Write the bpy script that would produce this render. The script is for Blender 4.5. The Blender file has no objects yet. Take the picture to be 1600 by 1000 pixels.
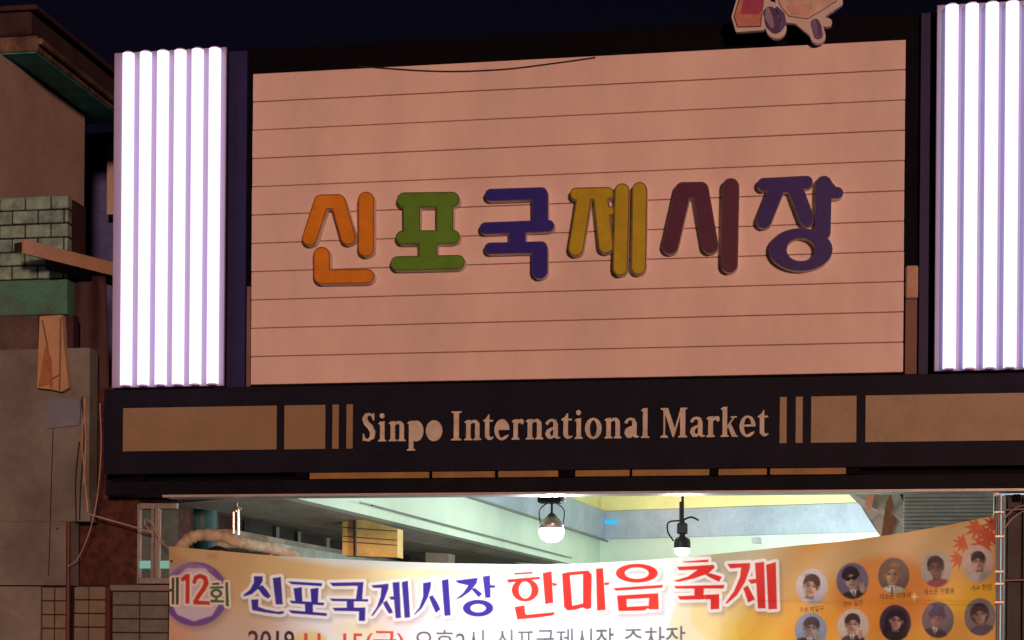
import bpy, bmesh, math, random
import numpy as np
from mathutils import Vector, Matrix, Quaternion
random.seed(7); np.random.seed(7)
S = bpy.context.scene
COL = S.collection

# ------------------------------------------------------------------ camera
D, EYE = 14.4, 2.6                      # metres to the gate face, eye height
FPX, YAW, ROLL, HY = 2643.0, 0.1747, 0.008, 1003.0
cam = bpy.data.cameras.new('camera'); camo = bpy.data.objects.new('camera', cam); COL.objects.link(camo)
fw = Vector((-math.sin(YAW), math.cos(YAW), 0)); rt0 = Vector((math.cos(YAW), math.sin(YAW), 0)); up0 = Vector((0, 0, 1))
rt = (rt0 * math.cos(ROLL) + up0 * math.sin(ROLL)); up = (up0 * math.cos(ROLL) - rt0 * math.sin(ROLL))
m3 = Matrix((rt, up, -fw)).transposed()
camo.matrix_world = Matrix.Translation((0, -D, EYE)) @ m3.to_4x4()
cam.sensor_width = 36; cam.lens = 36 * FPX / 1600; cam.shift_y = (HY - 500) / 1600
cam.clip_start = 0.1; cam.clip_end = 500
S.camera = camo

# ------------------------------------------------------------------ world, street light, exposure
SUN_DIR = Vector((-0.34, 0.92, -0.06)).normalized()        # way the light travels
w = bpy.data.worlds.new('World'); S.world = w; w.use_nodes = True
nt = w.node_tree; nt.nodes.clear()
sk = nt.nodes.new('ShaderNodeTexSky'); sk.sky_type = 'NISHITA'; sk.sun_disc = False
sk.sun_elevation = math.asin(-SUN_DIR.z); sk.sun_rotation = math.atan2(-SUN_DIR.x, -SUN_DIR.y)
tint = nt.nodes.new('ShaderNodeMixRGB'); tint.blend_type = 'MULTIPLY'; tint.inputs[0].default_value = 1
tint.inputs[2].default_value = (0.95, 0.52, 1.25, 1)
bg = nt.nodes.new('ShaderNodeBackground'); bg.inputs[1].default_value = 0.0021
out = nt.nodes.new('ShaderNodeOutputWorld')
nt.links.new(sk.outputs[0], tint.inputs[1]); nt.links.new(tint.outputs[0], bg.inputs[0]); nt.links.new(bg.outputs[0], out.inputs[0])
sun = bpy.data.lights.new('street_light', 'SUN'); sun.energy = 2.0; sun.color = (1.0, 0.485, 0.335); sun.angle = math.radians(4.0)
suno = bpy.data.objects.new('street_light', sun); COL.objects.link(suno)
suno.rotation_mode = 'QUATERNION'; suno.rotation_quaternion = SUN_DIR.to_track_quat('-Z', 'Y'); suno.location = (9, -24, 8)
S.view_settings.view_transform = 'Standard'; S.view_settings.look = 'None'
S.view_settings.exposure = 0; S.view_settings.gamma = 1; S.view_settings.use_curve_mapping = False
S.render.engine = 'CYCLES'; S.cycles.max_bounces = 8; S.cycles.sample_clamp_indirect = 6

# ------------------------------------------------------------------ geometry helpers
def ray(px, py):
    u = (px - 800) / FPX; v = (HY - py) / FPX
    return fw + rt * u + up * v
def P(px, py, Y=0.0):
    """world point that shows at photo pixel (px,py) on the plane y=Y"""
    d = ray(px, py); t = (Y + D) / d.y
    return Vector((d.x * t, Y, EYE + d.z * t))
def PV(px, py, a, b):
    """same on the vertical plane through ground points a and b"""
    d = ray(px, py); n = Vector((-(b[1] - a[1]), b[0] - a[0]))
    t = (n.x * a[0] + n.y * (a[1] + D)) / (n.x * d.x + n.y * d.y)
    return Vector((d.x * t, -D + d.y * t, EYE + d.z * t))
def PX(px, py, X):
    d = ray(px, py); t = X / d.x
    return Vector((X, -D + d.y * t, EYE + d.z * t))
ORG = {}
def lin(c):
    r = []
    for v in c[:3]:
        v /= 255.0
        r.append(v / 12.92 if v <= 0.04045 else ((v + 0.055) / 1.055) ** 2.4)
    return tuple(r)
def mk(name, verts, faces, mat, parent=None, smooth=False, label=None, cat=None, group=None, kind=None):
    V = np.asarray([tuple(v) for v in verts], dtype=float)
    o3 = Vector(((V[:, 0].min() + V[:, 0].max()) / 2, (V[:, 1].min() + V[:, 1].max()) / 2, V[:, 2].min()))
    me = bpy.data.meshes.new(name)
    me.from_pydata([tuple(v) for v in (V - np.array(o3))], [], [tuple(f) for f in faces]); me.update()
    if smooth:
        for p in me.polygons: p.use_smooth = True
    o = bpy.data.objects.new(name, me); COL.objects.link(o)
    if mat: me.materials.append(mat)
    ORG[o.name] = o3
    if parent: o.parent = parent; o.location = o3 - ORG[parent.name]
    else: o.location = o3
    tag(o, label, cat, group, kind)
    return o
def tag(o, label=None, cat=None, group=None, kind=None):
    if label: o['label'] = label
    if cat: o['category'] = cat
    if group: o['group'] = group
    if kind: o['kind'] = kind
def thing(name, loc, label, cat, group=None):
    o = bpy.data.objects.new(name, None); COL.objects.link(o); o.empty_display_size = 0.2
    o.location = loc; ORG[o.name] = Vector(loc); tag(o, label, cat, group)
    return o
def dup(o, delta, parent, name=None):
    """copy one mesh part, shifted by delta"""
    c = o.copy(); COL.objects.link(c); c.parent = parent
    ORG[c.name] = ORG[o.name] + Vector(delta)
    c.location = ORG[c.name] - (ORG[parent.name] if parent else Vector())
    return c
class MB:
    def __init__(s): s.v = []; s.f = []
    def add(s, v, f):
        n = len(s.v); s.v += [Vector(x) for x in v]; s.f += [tuple(i + n for i in q) for q in f]; return s
    def box(s, x0, x1, y0, y1, z0, z1, bev=0.0):
        bm = bmesh.new(); bmesh.ops.create_cube(bm, size=1)
        for v in bm.verts:
            v.co = Vector((x0 + (v.co.x + .5) * (x1 - x0), y0 + (v.co.y + .5) * (y1 - y0), z0 + (v.co.z + .5) * (z1 - z0)))
        if bev > 0: bmesh.ops.bevel(bm, geom=bm.edges[:], offset=bev, segments=1, affect='EDGES', profile=0.5)
        bmesh.ops.recalc_face_normals(bm, faces=bm.faces[:])
        bm.verts.index_update()
        s.add([v.co.copy() for v in bm.verts], [[v.index for v in f.verts] for f in bm.faces]); bm.free(); return s
    def prism(s, poly, vec):
        """polygon (list of 3-D points) extruded by vec"""
        n = len(poly); vec = Vector(vec); a = [Vector(p) for p in poly]; b = [p + vec for p in a]
        nn = Vector()
        for i in range(n): nn += a[i].cross(a[(i + 1) % n])
        if nn.dot(vec) > 0: a, b = b, a
        f = [list(range(n)), list(range(2 * n - 1, n - 1, -1))] + [[i, i + n, (i + 1) % n + n, (i + 1) % n] for i in range(n)]
        return s.add(a + b, f)
    def tube(s, pts, r, seg=10, caps=True):
        pts = [Vector(p) for p in pts]; n = len(pts); rs = r if isinstance(r, (list, tuple)) else [r] * n
        base = len(s.v); ref = None
        for i, p in enumerate(pts):
            t = (pts[min(i + 1, n - 1)] - pts[max(i - 1, 0)]).normalized()
            if ref is None: ref = t.orthogonal().normalized()
            ref = (ref - t * ref.dot(t)).normalized(); bi = t.cross(ref)
            for k in range(seg):
                a = 2 * math.pi * k / seg; s.v.append(p + (ref * math.cos(a) + bi * math.sin(a)) * rs[i])
        for i in range(n - 1):
            for k in range(seg):
                k2 = (k + 1) % seg; s.f.append((base + i * seg + k, base + i * seg + k2, base + (i + 1) * seg + k2, base + (i + 1) * seg + k))
        if caps:
            s.f.append(tuple(base + k for k in range(seg - 1, -1, -1))); s.f.append(tuple(base + (n - 1) * seg + k for k in range(seg)))
        return s
    def lathe(s, c, prof, seg=20, axis='z'):
        """prof: list of (radius, height) from the point c"""
        base = len(s.v); c = Vector(c)
        for r, h in prof:
            for k in range(seg):
                a = 2 * math.pi * k / seg
                q = Vector((r * math.cos(a), r * math.sin(a), h)) if axis == 'z' else Vector((r * math.cos(a), h, r * math.sin(a)))
                s.v.append(c + q)
        for i in range(len(prof) - 1):
            for k in range(seg):
                k2 = (k + 1) % seg; s.f.append((base + i * seg + k, base + i * seg + k2, base + (i + 1) * seg + k2, base + (i + 1) * seg + k))
        s.f.append(tuple(base + k for k in range(seg - 1, -1, -1))); s.f.append(tuple(base + (len(prof) - 1) * seg + k for k in range(seg)))
        return s
    def build(s, name, mat, parent=None, **k): return mk(name, s.v, s.f, mat, parent, **k)
def fbox(px0, py0, px1, py1, Y, dep, bev=0.0, ref=None):
    """box whose front face at y=Y shows over the photo rectangle (corner heights read at px ref)"""
    r = px0 if ref is None else ref
    a = P(px0, (py0 + py1) / 2, Y); b = P(px1, (py0 + py1) / 2, Y)
    return MB().box(a.x, b.x, Y, Y + dep, P(r, py1, Y).z, P(r, py0, Y).z, bev)
def sag(a, b, drop, n=16):
    a = Vector(a); b = Vector(b)
    return [a.lerp(b, i / n) - Vector((0, 0, drop * 4 * (i / n) * (1 - i / n))) for i in range(n + 1)]
def smoothpath(pts, n=6):
    pts = [Vector(p) for p in pts]; out = []
    for i in range(len(pts) - 1):
        p0 = pts[max(i - 1, 0)]; p1 = pts[i]; p2 = pts[i + 1]; p3 = pts[min(i + 2, len(pts) - 1)]
        for k in range(n):
            t = k / n
            out.append(0.5 * ((2 * p1) + (p2 - p0) * t + (2 * p0 - 5 * p1 + 4 * p2 - p3) * t * t + (3 * p1 - p0 - 3 * p2 + p3) * t ** 3))
    out.append(pts[-1]); return out

# ------------------------------------------------------------------ signed distance shapes -> clean meshes
def cap(x0, y0, x1, y1, r0, r1=None):
    r1 = r0 if r1 is None else r1
    def f(X, Y):
        dx, dy = x1 - x0, y1 - y0; L = dx * dx + dy * dy + 1e-9
        t = np.clip(((X - x0) * dx + (Y - y0) * dy) / L, 0, 1)
        return np.hypot(X - x0 - t * dx, Y - y0 - t * dy) - (r0 + (r1 - r0) * t)
    return f
def path(*p):
    return uni(*[cap(p[i][0], p[i][1], p[i + 1][0], p[i + 1][1], p[i][2], p[i + 1][2]) for i in range(len(p) - 1)])
def poly(*p):
    p = [(float(a), float(b)) for a, b in p]
    def f(X, Y):
        d = np.full(X.shape, 1e18); ins = np.zeros(X.shape, bool); n = len(p)
        for i in range(n):
            x0, y0 = p[i]; x1, y1 = p[(i + 1) % n]
            dx, dy = x1 - x0, y1 - y0
            t = np.clip(((X - x0) * dx + (Y - y0) * dy) / (dx * dx + dy * dy + 1e-12), 0, 1)
            d = np.minimum(d, (X - x0 - t * dx) ** 2 + (Y - y0 - t * dy) ** 2)
            if y0 != y1:
                c = ((y0 > Y) != (y1 > Y)) & (X < dx * (Y - y0) / dy + x0); ins ^= c
        d = np.sqrt(d); return np.where(ins, -d, d)
    return f
def rect(x0, y0, x1, y1): return poly((x0, y0), (x1, y0), (x1, y1), (x0, y1))
def ell(cx, cy, rx, ry):
    def f(X, Y):
        q = np.hypot((X - cx) / rx, (Y - cy) / ry)
        g = np.hypot((X - cx) / rx ** 2, (Y - cy) / ry ** 2)
        return np.where(q < 1e-6, -min(rx, ry), q * (q - 1) / np.maximum(g, 1e-9))
    return f
def uni(*fs):
    def f(X, Y):
        d = fs[0](X, Y)
        for g in fs[1:]: d = np.minimum(d, g(X, Y))
        return d
    return f
def sub(a, b): return lambda X, Y: np.maximum(a(X, Y), -b(X, Y))
def off(a, k): return lambda X, Y: a(X, Y) - k
def contour(f, x0, y0, x1, y1, step):
    """marching squares: fills f<0; returns 2-D verts, faces and boundary edges"""
    nx = int(math.ceil((x1 - x0) / step)) + 1; ny = int(math.ceil((y1 - y0) / step)) + 1
    xs = x0 + np.arange(nx) * step; ys = y0 + np.arange(ny) * step
    G = f(*np.meshgrid(xs, ys)); G = np.where(np.abs(G) < 1e-6, 1e-6, G)
    V = []; idx = {}; F = []; E = []
    def vid(key, x, y):
        if key not in idx: idx[key] = len(V); V.append((x, y))
        return idx[key]
    def corner(i, j): return vid(('c', i, j), xs[i], ys[j])
    def edge(i, j, k):
        if k == 0:
            a, b = G[j, i], G[j, i + 1]; t = a / (a - b); return vid(('h', i, j), xs[i] + t * step, ys[j])
        a, b = G[j, i], G[j + 1, i]; t = a / (a - b); return vid(('v', i, j), xs[i], ys[j] + t * step)
    ins = G < 0
    full = ins[:-1, :-1] & ins[1:, :-1] & ins[:-1, 1:] & ins[1:, 1:]
    anyc = ins[:-1, :-1] | ins[1:, :-1] | ins[:-1, 1:] | ins[1:, 1:]
    for j in range(ny - 1):
        i = 0
        while i < nx - 1:
            if full[j, i]:
                k = i
                while k < nx - 1 and full[j, k]: k += 1
                F.append((corner(i, j), corner(k, j), corner(k, j + 1), corner(i, j + 1))); i = k; continue
            if anyc[j, i]:
                cs = [(i, j), (i + 1, j), (i + 1, j + 1), (i, j + 1)]
                es = [(i, j, 0), (i + 1, j, 1), (i, j + 1, 0), (i, j, 1)]
                ring = []
                for q in range(4):
                    a = cs[q]; b = cs[(q + 1) % 4]
                    if ins[a[1], a[0]]: ring.append((0, corner(*a)))
                    if ins[a[1], a[0]] != ins[b[1], b[0]]: ring.append((1, edge(*es[q])))
                if len(ring) >= 3:
                    F.append(tuple(r[1] for r in ring))
                    n = len(ring)
                    for q in range(n):
                        if ring[q][0] == 1 and ring[(q + 1) % n][0] == 1:
                            E.append((ring[q][1], ring[(q + 1) % n][1]))
            i += 1
    return V, F, E
def relief(name, f, bb, step, Yfront, dep, mat, parent, side_mat=None, place=None, label=None):
    """raised flat letter: face on plane Yfront, walls going back by dep. f in photo pixels"""
    V, F, E = contour(f, *bb, step)
    if not F: return None
    place = place or (lambda x, y: P(x, y, Yfront))
    A = [place(x, y) for x, y in V]
    n = len(A); vec = Vector((0, dep, 0))
    verts = A[:]; faces = [tuple(reversed(q)) for q in F]; mi = [0] * len(faces)
    if dep:
        used = {}
        for a, b in E:
            for k in (a, b):
                if k not in used: used[k] = len(verts); verts.append(A[k] + vec)
            faces.append((a, b, used[b], used[a])); mi.append(1 if side_mat else 0)
    # y grows downwards in pixels: orient faces towards -y
    q = faces[0]; nrm = (verts[q[1]] - verts[q[0]]).cross(verts[q[2]] - verts[q[0]])
    if nrm.y > 0: faces = [tuple(reversed(q)) for q in faces]
    o = mk(name, verts, faces, mat, parent, label=label)
    if side_mat:
        o.data.materials.append(side_mat); o.data.polygons.foreach_set('material_index', mi)
    return o

# ------------------------------------------------------------------ materials
def mat(name, rgb, rough=0.6, var=0.12, scale=6.0, bump=0.0, bscale=None, metal=0.0, spec=0.4, rgb2=None, stretch=(1, 1, 1), detail=5):
    m = bpy.data.materials.new(name); m.use_nodes = True; n = m.node_tree.nodes; L = m.node_tree.links
    b = n['Principled BSDF']; b.inputs['Roughness'].default_value = rough; b.inputs['Metallic'].default_value = metal
    b.inputs['Specular IOR Level'].default_value = spec
    g = n.new('ShaderNodeNewGeometry'); mp = n.new('ShaderNodeMapping'); mp.inputs['Scale'].default_value = stretch
    L.new(g.outputs['Position'], mp.inputs[0])
    c = lin(rgb); c2 = lin(rgb2) if rgb2 else tuple(v * (1 - 2 * var) for v in c)
    no = n.new('ShaderNodeTexNoise'); no.inputs['Scale'].default_value = scale; no.inputs['Detail'].default_value = detail; no.inputs['Roughness'].default_value = 0.6
    L.new(mp.outputs[0], no.inputs['Vector'])
    cr = n.new('ShaderNodeValToRGB'); cr.color_ramp.elements[0].position = 0.34; cr.color_ramp.elements[1].position = 0.66
    cr.color_ramp.elements[0].color = (*c2, 1); cr.color_ramp.elements[1].color = (*c, 1)
    L.new(no.outputs['Fac'], cr.inputs[0])
    n2 = n.new('ShaderNodeTexNoise'); n2.inputs['Scale'].default_value = scale * 9; n2.inputs['Detail'].default_value = 3
    L.new(mp.outputs[0], n2.inputs['Vector'])
    mx = n.new('ShaderNodeMixRGB'); mx.blend_type = 'OVERLAY'; mx.inputs[0].default_value = min(0.6, var * 1.6)
    L.new(cr.outputs[0], mx.inputs[1]); L.new(n2.outputs['Fac'], mx.inputs[2]); L.new(mx.outputs[0], b.inputs['Base Color'])
    if bump:
        n3 = n.new('ShaderNodeTexNoise'); n3.inputs['Scale'].default_value = bscale or scale * 12; n3.inputs['Detail'].default_value = 6
        L.new(g.outputs['Position'], n3.inputs['Vector'])
        bp = n.new('ShaderNodeBump'); bp.inputs['Strength'].default_value = bump; bp.inputs['Distance'].default_value = 0.02
        L.new(n3.outputs['Fac'], bp.inputs['Height']); L.new(bp.outputs[0], b.inputs['Normal'])
    return m
def emit(name, rgb, s):
    m = bpy.data.materials.new(name); m.use_nodes = True; n = m.node_tree.nodes; n.clear()
    e = n.new('ShaderNodeEmission'); e.inputs[0].default_value = (*rgb, 1); e.inputs[1].default_value = s
    o = n.new('ShaderNodeOutputMaterial'); m.node_tree.links.new(e.outputs[0], o.inputs[0]); return m
M = {}
M['black'] = mat('black_painted_steel', (13, 12, 22), 0.6, 0.15, 3, 0.05, 40, spec=0.04)
M['fascia'] = mat('dark_fascia_sheet', (33, 36, 52), 0.5, 0.15, 2.5, 0.04, 30, spec=0.04)
M['lintel'] = mat('dark_lintel_paint', (28, 30, 42), 0.5, 0.2, 3, 0.05, 40, spec=0.04)
M['navy'] = mat('navy_tube_glow', (40, 42, 92), 0.5, 0.1, 3, 0.04, 40, spec=0.2)  # bluish glow of the tubes put into the colour
M['plank'] = mat('cream_siding_board', (224, 212, 208), 0.6, 0.075, 1.1, 0.05, 50, stretch=(1.2, 1, .5))
M['groove'] = mat('siding_backing', (150, 112, 96), 0.8, 0.1)
M['plate2'] = mat('beige_plate_pale', (152, 142, 118), 0.6, 0.08, 4, 0.03, 50)
M['plate'] = mat('beige_plate', (140, 127, 100), 0.6, 0.06, 4, 0.03, 50)
M['letter_beige'] = mat('beige_letter', (206, 208, 196), 0.55, 0.14, 9)
M['side'] = mat('letter_side_grey', (222, 220, 216), 0.6, 0.08, 9)
M['rail'] = mat('pale_shutter_rail', (190, 192, 196), 0.4, 0.1, 5, metal=0.2)
M['housing'] = mat('white_lamp_housing', (158, 156, 188), 0.5, 0.03, 4)
M['tube'] = emit('lit_tube', (1.0, 0.84, 1.15), 1.3)
M['tubecap'] = mat('tube_cap', (190, 176, 204), 0.5, 0.05)
M['oslat'] = mat('orange_soffit_board', (150, 124, 74), 0.6, 0.12, 5, stretch=(1, 1, 1))
M['tan'] = mat('tan_painted_board', (176, 148, 118), 0.7, 0.1, 4, 0.05, 40)
M['brown'] = mat('brown_bracket', (118, 92, 78), 0.7, 0.12, 6)
M['pink_wall'] = mat('peach_stucco', (180, 166, 158), 0.9, 0.10, 2.2, 0.15, 60)
M['teal'] = mat('teal_soffit_paint', (60, 176, 182), 0.7, 0.2, 5, 0.1, 40)
M['fasc_grey'] = mat('weathered_eave_concrete', (112, 100, 88), 0.9, 0.28, 5, 0.25, 30, rgb2=(60, 50, 48))
M['roof_dark'] = mat('dark_roof_edge', (62, 48, 56), 0.9, 0.25, 5, 0.2, 30)
M['brick'] = mat('pale_green_painted_brick', (134, 176, 166), 0.9, 0.2, 7, 0.4, 40, rgb2=(86, 116, 112))
M['mortar'] = mat('dark_brick_joint', (40, 36, 36), 1.0, 0.2, 8, 0.3, 50)
M['pier_teal'] = mat('green_painted_plaster', (66, 130, 112), 0.9, 0.25, 5, 0.2, 40, rgb2=(72, 100, 92))
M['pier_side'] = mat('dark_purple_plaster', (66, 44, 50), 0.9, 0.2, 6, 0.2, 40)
M['stucco'] = mat('grey_tan_stucco', (122, 128, 126), 0.92, 0.14, 1.2, 0.25, 50, rgb2=(94, 96, 94))
M['stucco_dark'] = mat('dark_grey_stucco', (88, 80, 76), 0.92, 0.2, 4, 0.2, 50)
M['greyboard'] = mat('grey_board', (112, 126, 146), 0.7, 0.1, 5)
M['tarp'] = mat('dark_red_tarpaulin', (62, 38, 48), 0.7, 0.2, 5, 0.2, 20)
M['redbrown'] = mat('red_brown_rough_render', (84, 54, 46), 0.95, 0.3, 14, 0.7, 45, rgb2=(50, 32, 30))
M['tile_tan'] = mat('tan_wall_tile', (120, 118, 106), 0.5, 0.12, 9, 0.05, 40)
M['tile_grey'] = mat('grey_wall_tile', (106, 114, 110), 0.5, 0.15, 9, 0.05, 40)
M['joint'] = mat('dark_tile_joint', (50, 38, 36), 0.95, 0.2, 8)
M['redpost'] = mat('dark_red_post', (86, 44, 38), 0.6, 0.2, 6)
M['alu'] = mat('aluminium_frame', (170, 170, 172), 0.4, 0.12, 8, metal=0.5)
M['wire'] = mat('dark_cable', (40, 34, 36), 0.6, 0.1)
M['palewire'] = mat('pale_cable', (170, 150, 140), 0.6, 0.1)
M['green_wall'] = mat('pale_green_wall_paint', (206, 225, 205), 0.8, 0.05, 1.5, 0.05, 20)
M['yellow_wall'] = mat('pale_yellow_wall_paint', (230, 224, 160), 0.8, 0.06, 1.5, 0.05, 20)
M['beam_grey'] = mat('grey_beam_paint', (165, 178, 192), 0.75, 0.1, 2.0, 0.06, 20)
M['soffit'] = mat('dirty_grey_soffit', (168, 162, 146), 0.9, 0.22, 1.2, 0.1, 20, rgb2=(124, 118, 106), stretch=(1, .3, 1))
M['shopdark'] = mat('dark_shop_front', (40, 30, 32), 0.3, 0.2, 4)
M['mull'] = mat('grey_mullion', (120, 120, 118), 0.5, 0.1, 6)
M['ledge'] = mat('mint_ledge', (172, 184, 172), 0.7, 0.15, 5, 0.1, 30)
M['ybox'] = mat('yellow_awning_board', (212, 184, 108), 0.6, 0.14, 4, 0.05, 30)
M['beigecol'] = mat('beige_column_paint', (176, 160, 140), 0.8, 0.1, 4)
M['tealcol'] = mat('teal_column_paint', (24, 88, 90), 0.6, 0.2, 5)
M['cream'] = mat('cream_duct_cloth', (190, 184, 160), 0.8, 0.2, 9, 0.4, 30)
M['steel'] = mat('bright_steel', (200, 200, 196), 0.3, 0.1, 8, metal=0.6)
M['dark_steel'] = mat('dark_lamp_metal', (52, 48, 50), 0.45, 0.1, 8)
M['lens'] = emit('lit_lamp_lens', (0.96, 1.0, 1.0), 9)
M['lens2'] = emit('lit_bulb_lens', (0.95, 0.98, 1.0), 5)
M['cyan'] = emit('lit_cyan_sign', (0.05, 0.55, 1.0), 1.0)
M['cloth_w'] = mat('white_hanging_cloth', (238, 230, 218), 0.85, 0.08, 4)
M['cloth_o'] = mat('orange_cloth_print', (244, 160, 124), 0.85, 0.08, 4)
M['shutter'] = mat('grey_shutter_slats', (214, 212, 204), 0.5, 0.12, 5)
M['asphalt'] = mat('asphalt', (64, 62, 62), 0.9, 0.2, 3, 0.3, 60)
M['night_block'] = mat('dark_far_wall', (84, 92, 150), 0.9, 0.2, 2, 0.1, 20)
M['glass'] = mat('dim_window_glass', (96, 120, 122), 0.12, 0.15, 2, spec=0.6)
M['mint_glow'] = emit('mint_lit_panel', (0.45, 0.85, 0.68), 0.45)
M['red'] = mat('red_plastic', (205, 60, 60), 0.5, 0.1)
def paint(name, rgb): return mat(name, rgb, 0.42, 0.10, 7, 0.03, 60)

# ------------------------------------------------------------------ ground and the covered passage behind the gate
MB().box(-150, 150, -60, 200, -0.2, 0).build('ground', M['asphalt'], kind='structure')
# left upper wall of the passage runs from a0 to a1, the end wall from a1 to a2
a0 = P(440, 800, 0.6); a1 = P(938, 820, 13.0); a2 = P(1400, 820, 10.2)
A0, A1, A2 = (a0.x, a0.y), (a1.x, a1.y), (a2.x, a2.y)
nL = Vector((A1[1] - A0[1], -(A1[0] - A0[0]), 0)).normalized()      # towards the passage
nB = Vector((A2[1] - A1[1], -(A2[0] - A1[0]), 0)).normalized()
def L_(x, y): return PV(x, y, A0, A1)
def B_(x, y): return PV(x, y, A1, A2)
q0 = L_(460, 778); q1 = L_(879, 878)
dirz = (q1.z - q0.z) / math.hypot(q1.x - q0.x, q1.y - q0.y)
def along(t):      # point on the lower edge of the left upper wall
    h = Vector((A0[0] + (A1[0] - A0[0]) * t, A0[1] + (A1[1] - A0[1]) * t, 0))
    h.z = q0.z + dirz * math.hypot(h.x - q0.x, h.y - q0.y) * (1 if h.y > q0.y else -1); return h
TOPZ = EYE + 3.6
s0, s1 = along(0.0), along(1.0)
wl = MB().prism([s0, s1, (s1.x, s1.y, TOPZ), (s0.x, s0.y, TOPZ)], -nL * 0.15).build('passage_upper_wall', M['green_wall'], kind='structure')
b0 = L_(709, 772); b1 = L_(937, 843); t0_, t1_ = L_(884, 783), L_(937, 800)
sb = (b1.z - b0.z) / (b1.y - b0.y); st = (t1_.z - t0_.z) / (t1_.y - t0_.y)
near = Vector((*A0, 0)).lerp(Vector((*A1, 0)), 0.30)
far = Vector((*A1, 0))
def zb(p): return b1.z + sb * (p.y - b1.y)
def zt(p): return t1_.z + (sb * 0.8) * (p.y - t1_.y)
MB().prism([(near.x, near.y, zb(near)), (far.x, far.y, zb(far)), (far.x, far.y, zt(far)), (near.x, near.y, zt(near))], nL * 0.12).build('beam', M['beam_grey'], wl)
MB().prism([(near.x, near.y, zt(near) + .01), (far.x, far.y, zt(far) + .01), (far.x, far.y, TOPZ), (near.x, near.y, TOPZ)], nL * 0.02).build('upper_band', M['yellow_wall'], wl)
# end wall
g0, g1 = Vector((*A1, 0)), Vector((*A2, 0))
wb = MB().prism([g0, g1, (g1.x, g1.y, TOPZ), (g0.x, g0.y, TOPZ)], -nB * 0.15).build('passage_end_wall', M['green_wall'], kind='structure')
c = [B_(939, 843), B_(1385, 831), B_(1385, 785), B_(939, 800)]
MB().prism(c, nB * 0.10).build('beam', M['beam_grey'], wb)
c = [B_(939, 799), B_(1385, 784), B_(1385, 700), B_(939, 700)]
MB().prism(c, nB * 0.02).build('upper_band', M['yellow_wall'], wb)
# soffit under the overhanging upper floor and the recessed shop wall
C0, C1 = P(268, 800, 0.6), P(690, 870, 13.0)
K0, K1 = (C0.x, C0.y), (C1.x, C1.y)
def K_(x, y): return PV(x, y, K0, K1)
i0, i1 = K_(330, 801), K_(620, 864); sl = (i1.z - i0.z) / (i1.y - i0.y)
def inner(t):
    h = Vector((K0[0] + (K1[0] - K0[0]) * t, K0[1] + (K1[1] - K0[1]) * t, 0)); h.z = i0.z + sl * (h.y - i0.y); return h
so = MB().prism([s0 - nL * .152, s1 - nL * .152, inner(1.0), inner(0.0)], (0, 0, 0.10)).build('soffit', M['soffit'], kind='structure')
n2 = Vector((K1[1] - K0[1], -(K1[0] - K0[0]), 0)).normalized()
e0, e1 = inner(0) , inner(1)
ws = MB().prism([(e0.x, e0.y, 0), (e1.x, e1.y, 0), e1 + Vector((0, 0, .05)), e0 + Vector((0, 0, .05))], -n2 * 0.15).build('shop_wall', M['redbrown'], kind='structure')
for xs_, xe_ in ((379, 425), (430, 459), (464, 505), (509, 560), (564, 640)):
    f1 = lambda x: 811 + (x - 375) * 0.216
    f2 = lambda x: 833 + (x - 376) * 0.185
    MB().prism([K_(xs_, f2(xs_)), K_(xe_, f2(xe_)), K_(xe_, f1(xe_) + 1.5), K_(xs_, f1(xs_) + 1.5)], n2 * 0.02).build('window_pane', M['shopdark'], ws)
for xm in (427.5, 461.5, 507, 562):
    MB().prism([K_(xm - 2.4, f2(xm)), K_(xm + 2.4, f2(xm)), K_(xm + 2.4, f1(xm) + 1), K_(xm - 2.4, f1(xm) + 1)], n2 * 0.05).build('mullion', M['mull'], ws)
MB().prism([K_(335, 838), K_(640, 887), K_(640, 883), K_(335, 827)], n2 * 0.18).build('window_sill', M['soffit'], ws)
MB().prism([K_(335, 856), K_(640, 897), K_(640, 888), K_(335, 839)], n2 * 0.25).build('ledge', M['ledge'], ws)
for (xa, ya, xb, yb, rad) in ((716, 777, 935, 846, .02), (560, 790, 878, 872, .012)):
    MB().tube([L_(xa, ya) + nL * .15, L_(xb, yb) + nL * .15], rad, 6).build('conduit', M['mull'], wl)
MB().prism([B_(1180, 850), B_(1190, 850), B_(1190, 841), B_(1180, 841)], nB * .1).build('socket_box', M['rail'], wb)
# far roof of the arcade closes the passage above
MB().box(-6.3, 3.4, 0.32, 16, TOPZ, TOPZ + 0.12).build('arcade_roof', M['green_wall'], kind='structure')
MB().box(2.6, 2.9, 0.9, 11.0, 0, TOPZ).build('passage_right_wall', M['beam_grey'], kind='structure')

# ------------------------------------------------------------------ things inside the passage
t = thing('awning_board', P(577, 868, 3.3), 'yellow awning board hanging under the grey soffit', 'awning')
Ya = 3.4
nn = K_(620, 840)
pa = [P(535, 868, Ya - .2), P(621, 871, Ya - .2), P(621, 826, Ya - .2), P(570, 812, Ya - .2), P(535, 809, Ya - .2)]
MB().prism(pa, (0, 0.25, 0)).build('board', M['ybox'], t)
for y0_ in (824, 838, 846):
    a_ = P(536, y0_, Ya - .21); b_ = P(620, y0_ + 6, Ya - .21)
    MB().tube([a_, b_], 0.006, 6).build('batten', M['brown'], t)
MB().tube([P(555, 809, Ya - .23), P(555, 868, Ya - .23)], 0.018, 6).build('strap', M['dark_steel'], t)
t = thing('beige_column', (P(683, 850, 9.0).x, 9.0, 0), 'beige square column behind the banner, right of the yellow awning board', 'column')
x0_, x1_ = P(664, 850, 9.0).x, P(702, 850, 9.0).x
MB().box(x0_, x1_, 9.0, 9.4, 0, P(683, 832, 9.0).z, 0.01).build('shaft', M['beigecol'], t)
MB().box(x0_ - .05, x1_ + .05, 8.95, 9.45, P(683, 832, 9.0).z, P(683, 824, 9.0).z, 0.01).build('capital', M['soffit'], t)
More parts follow.
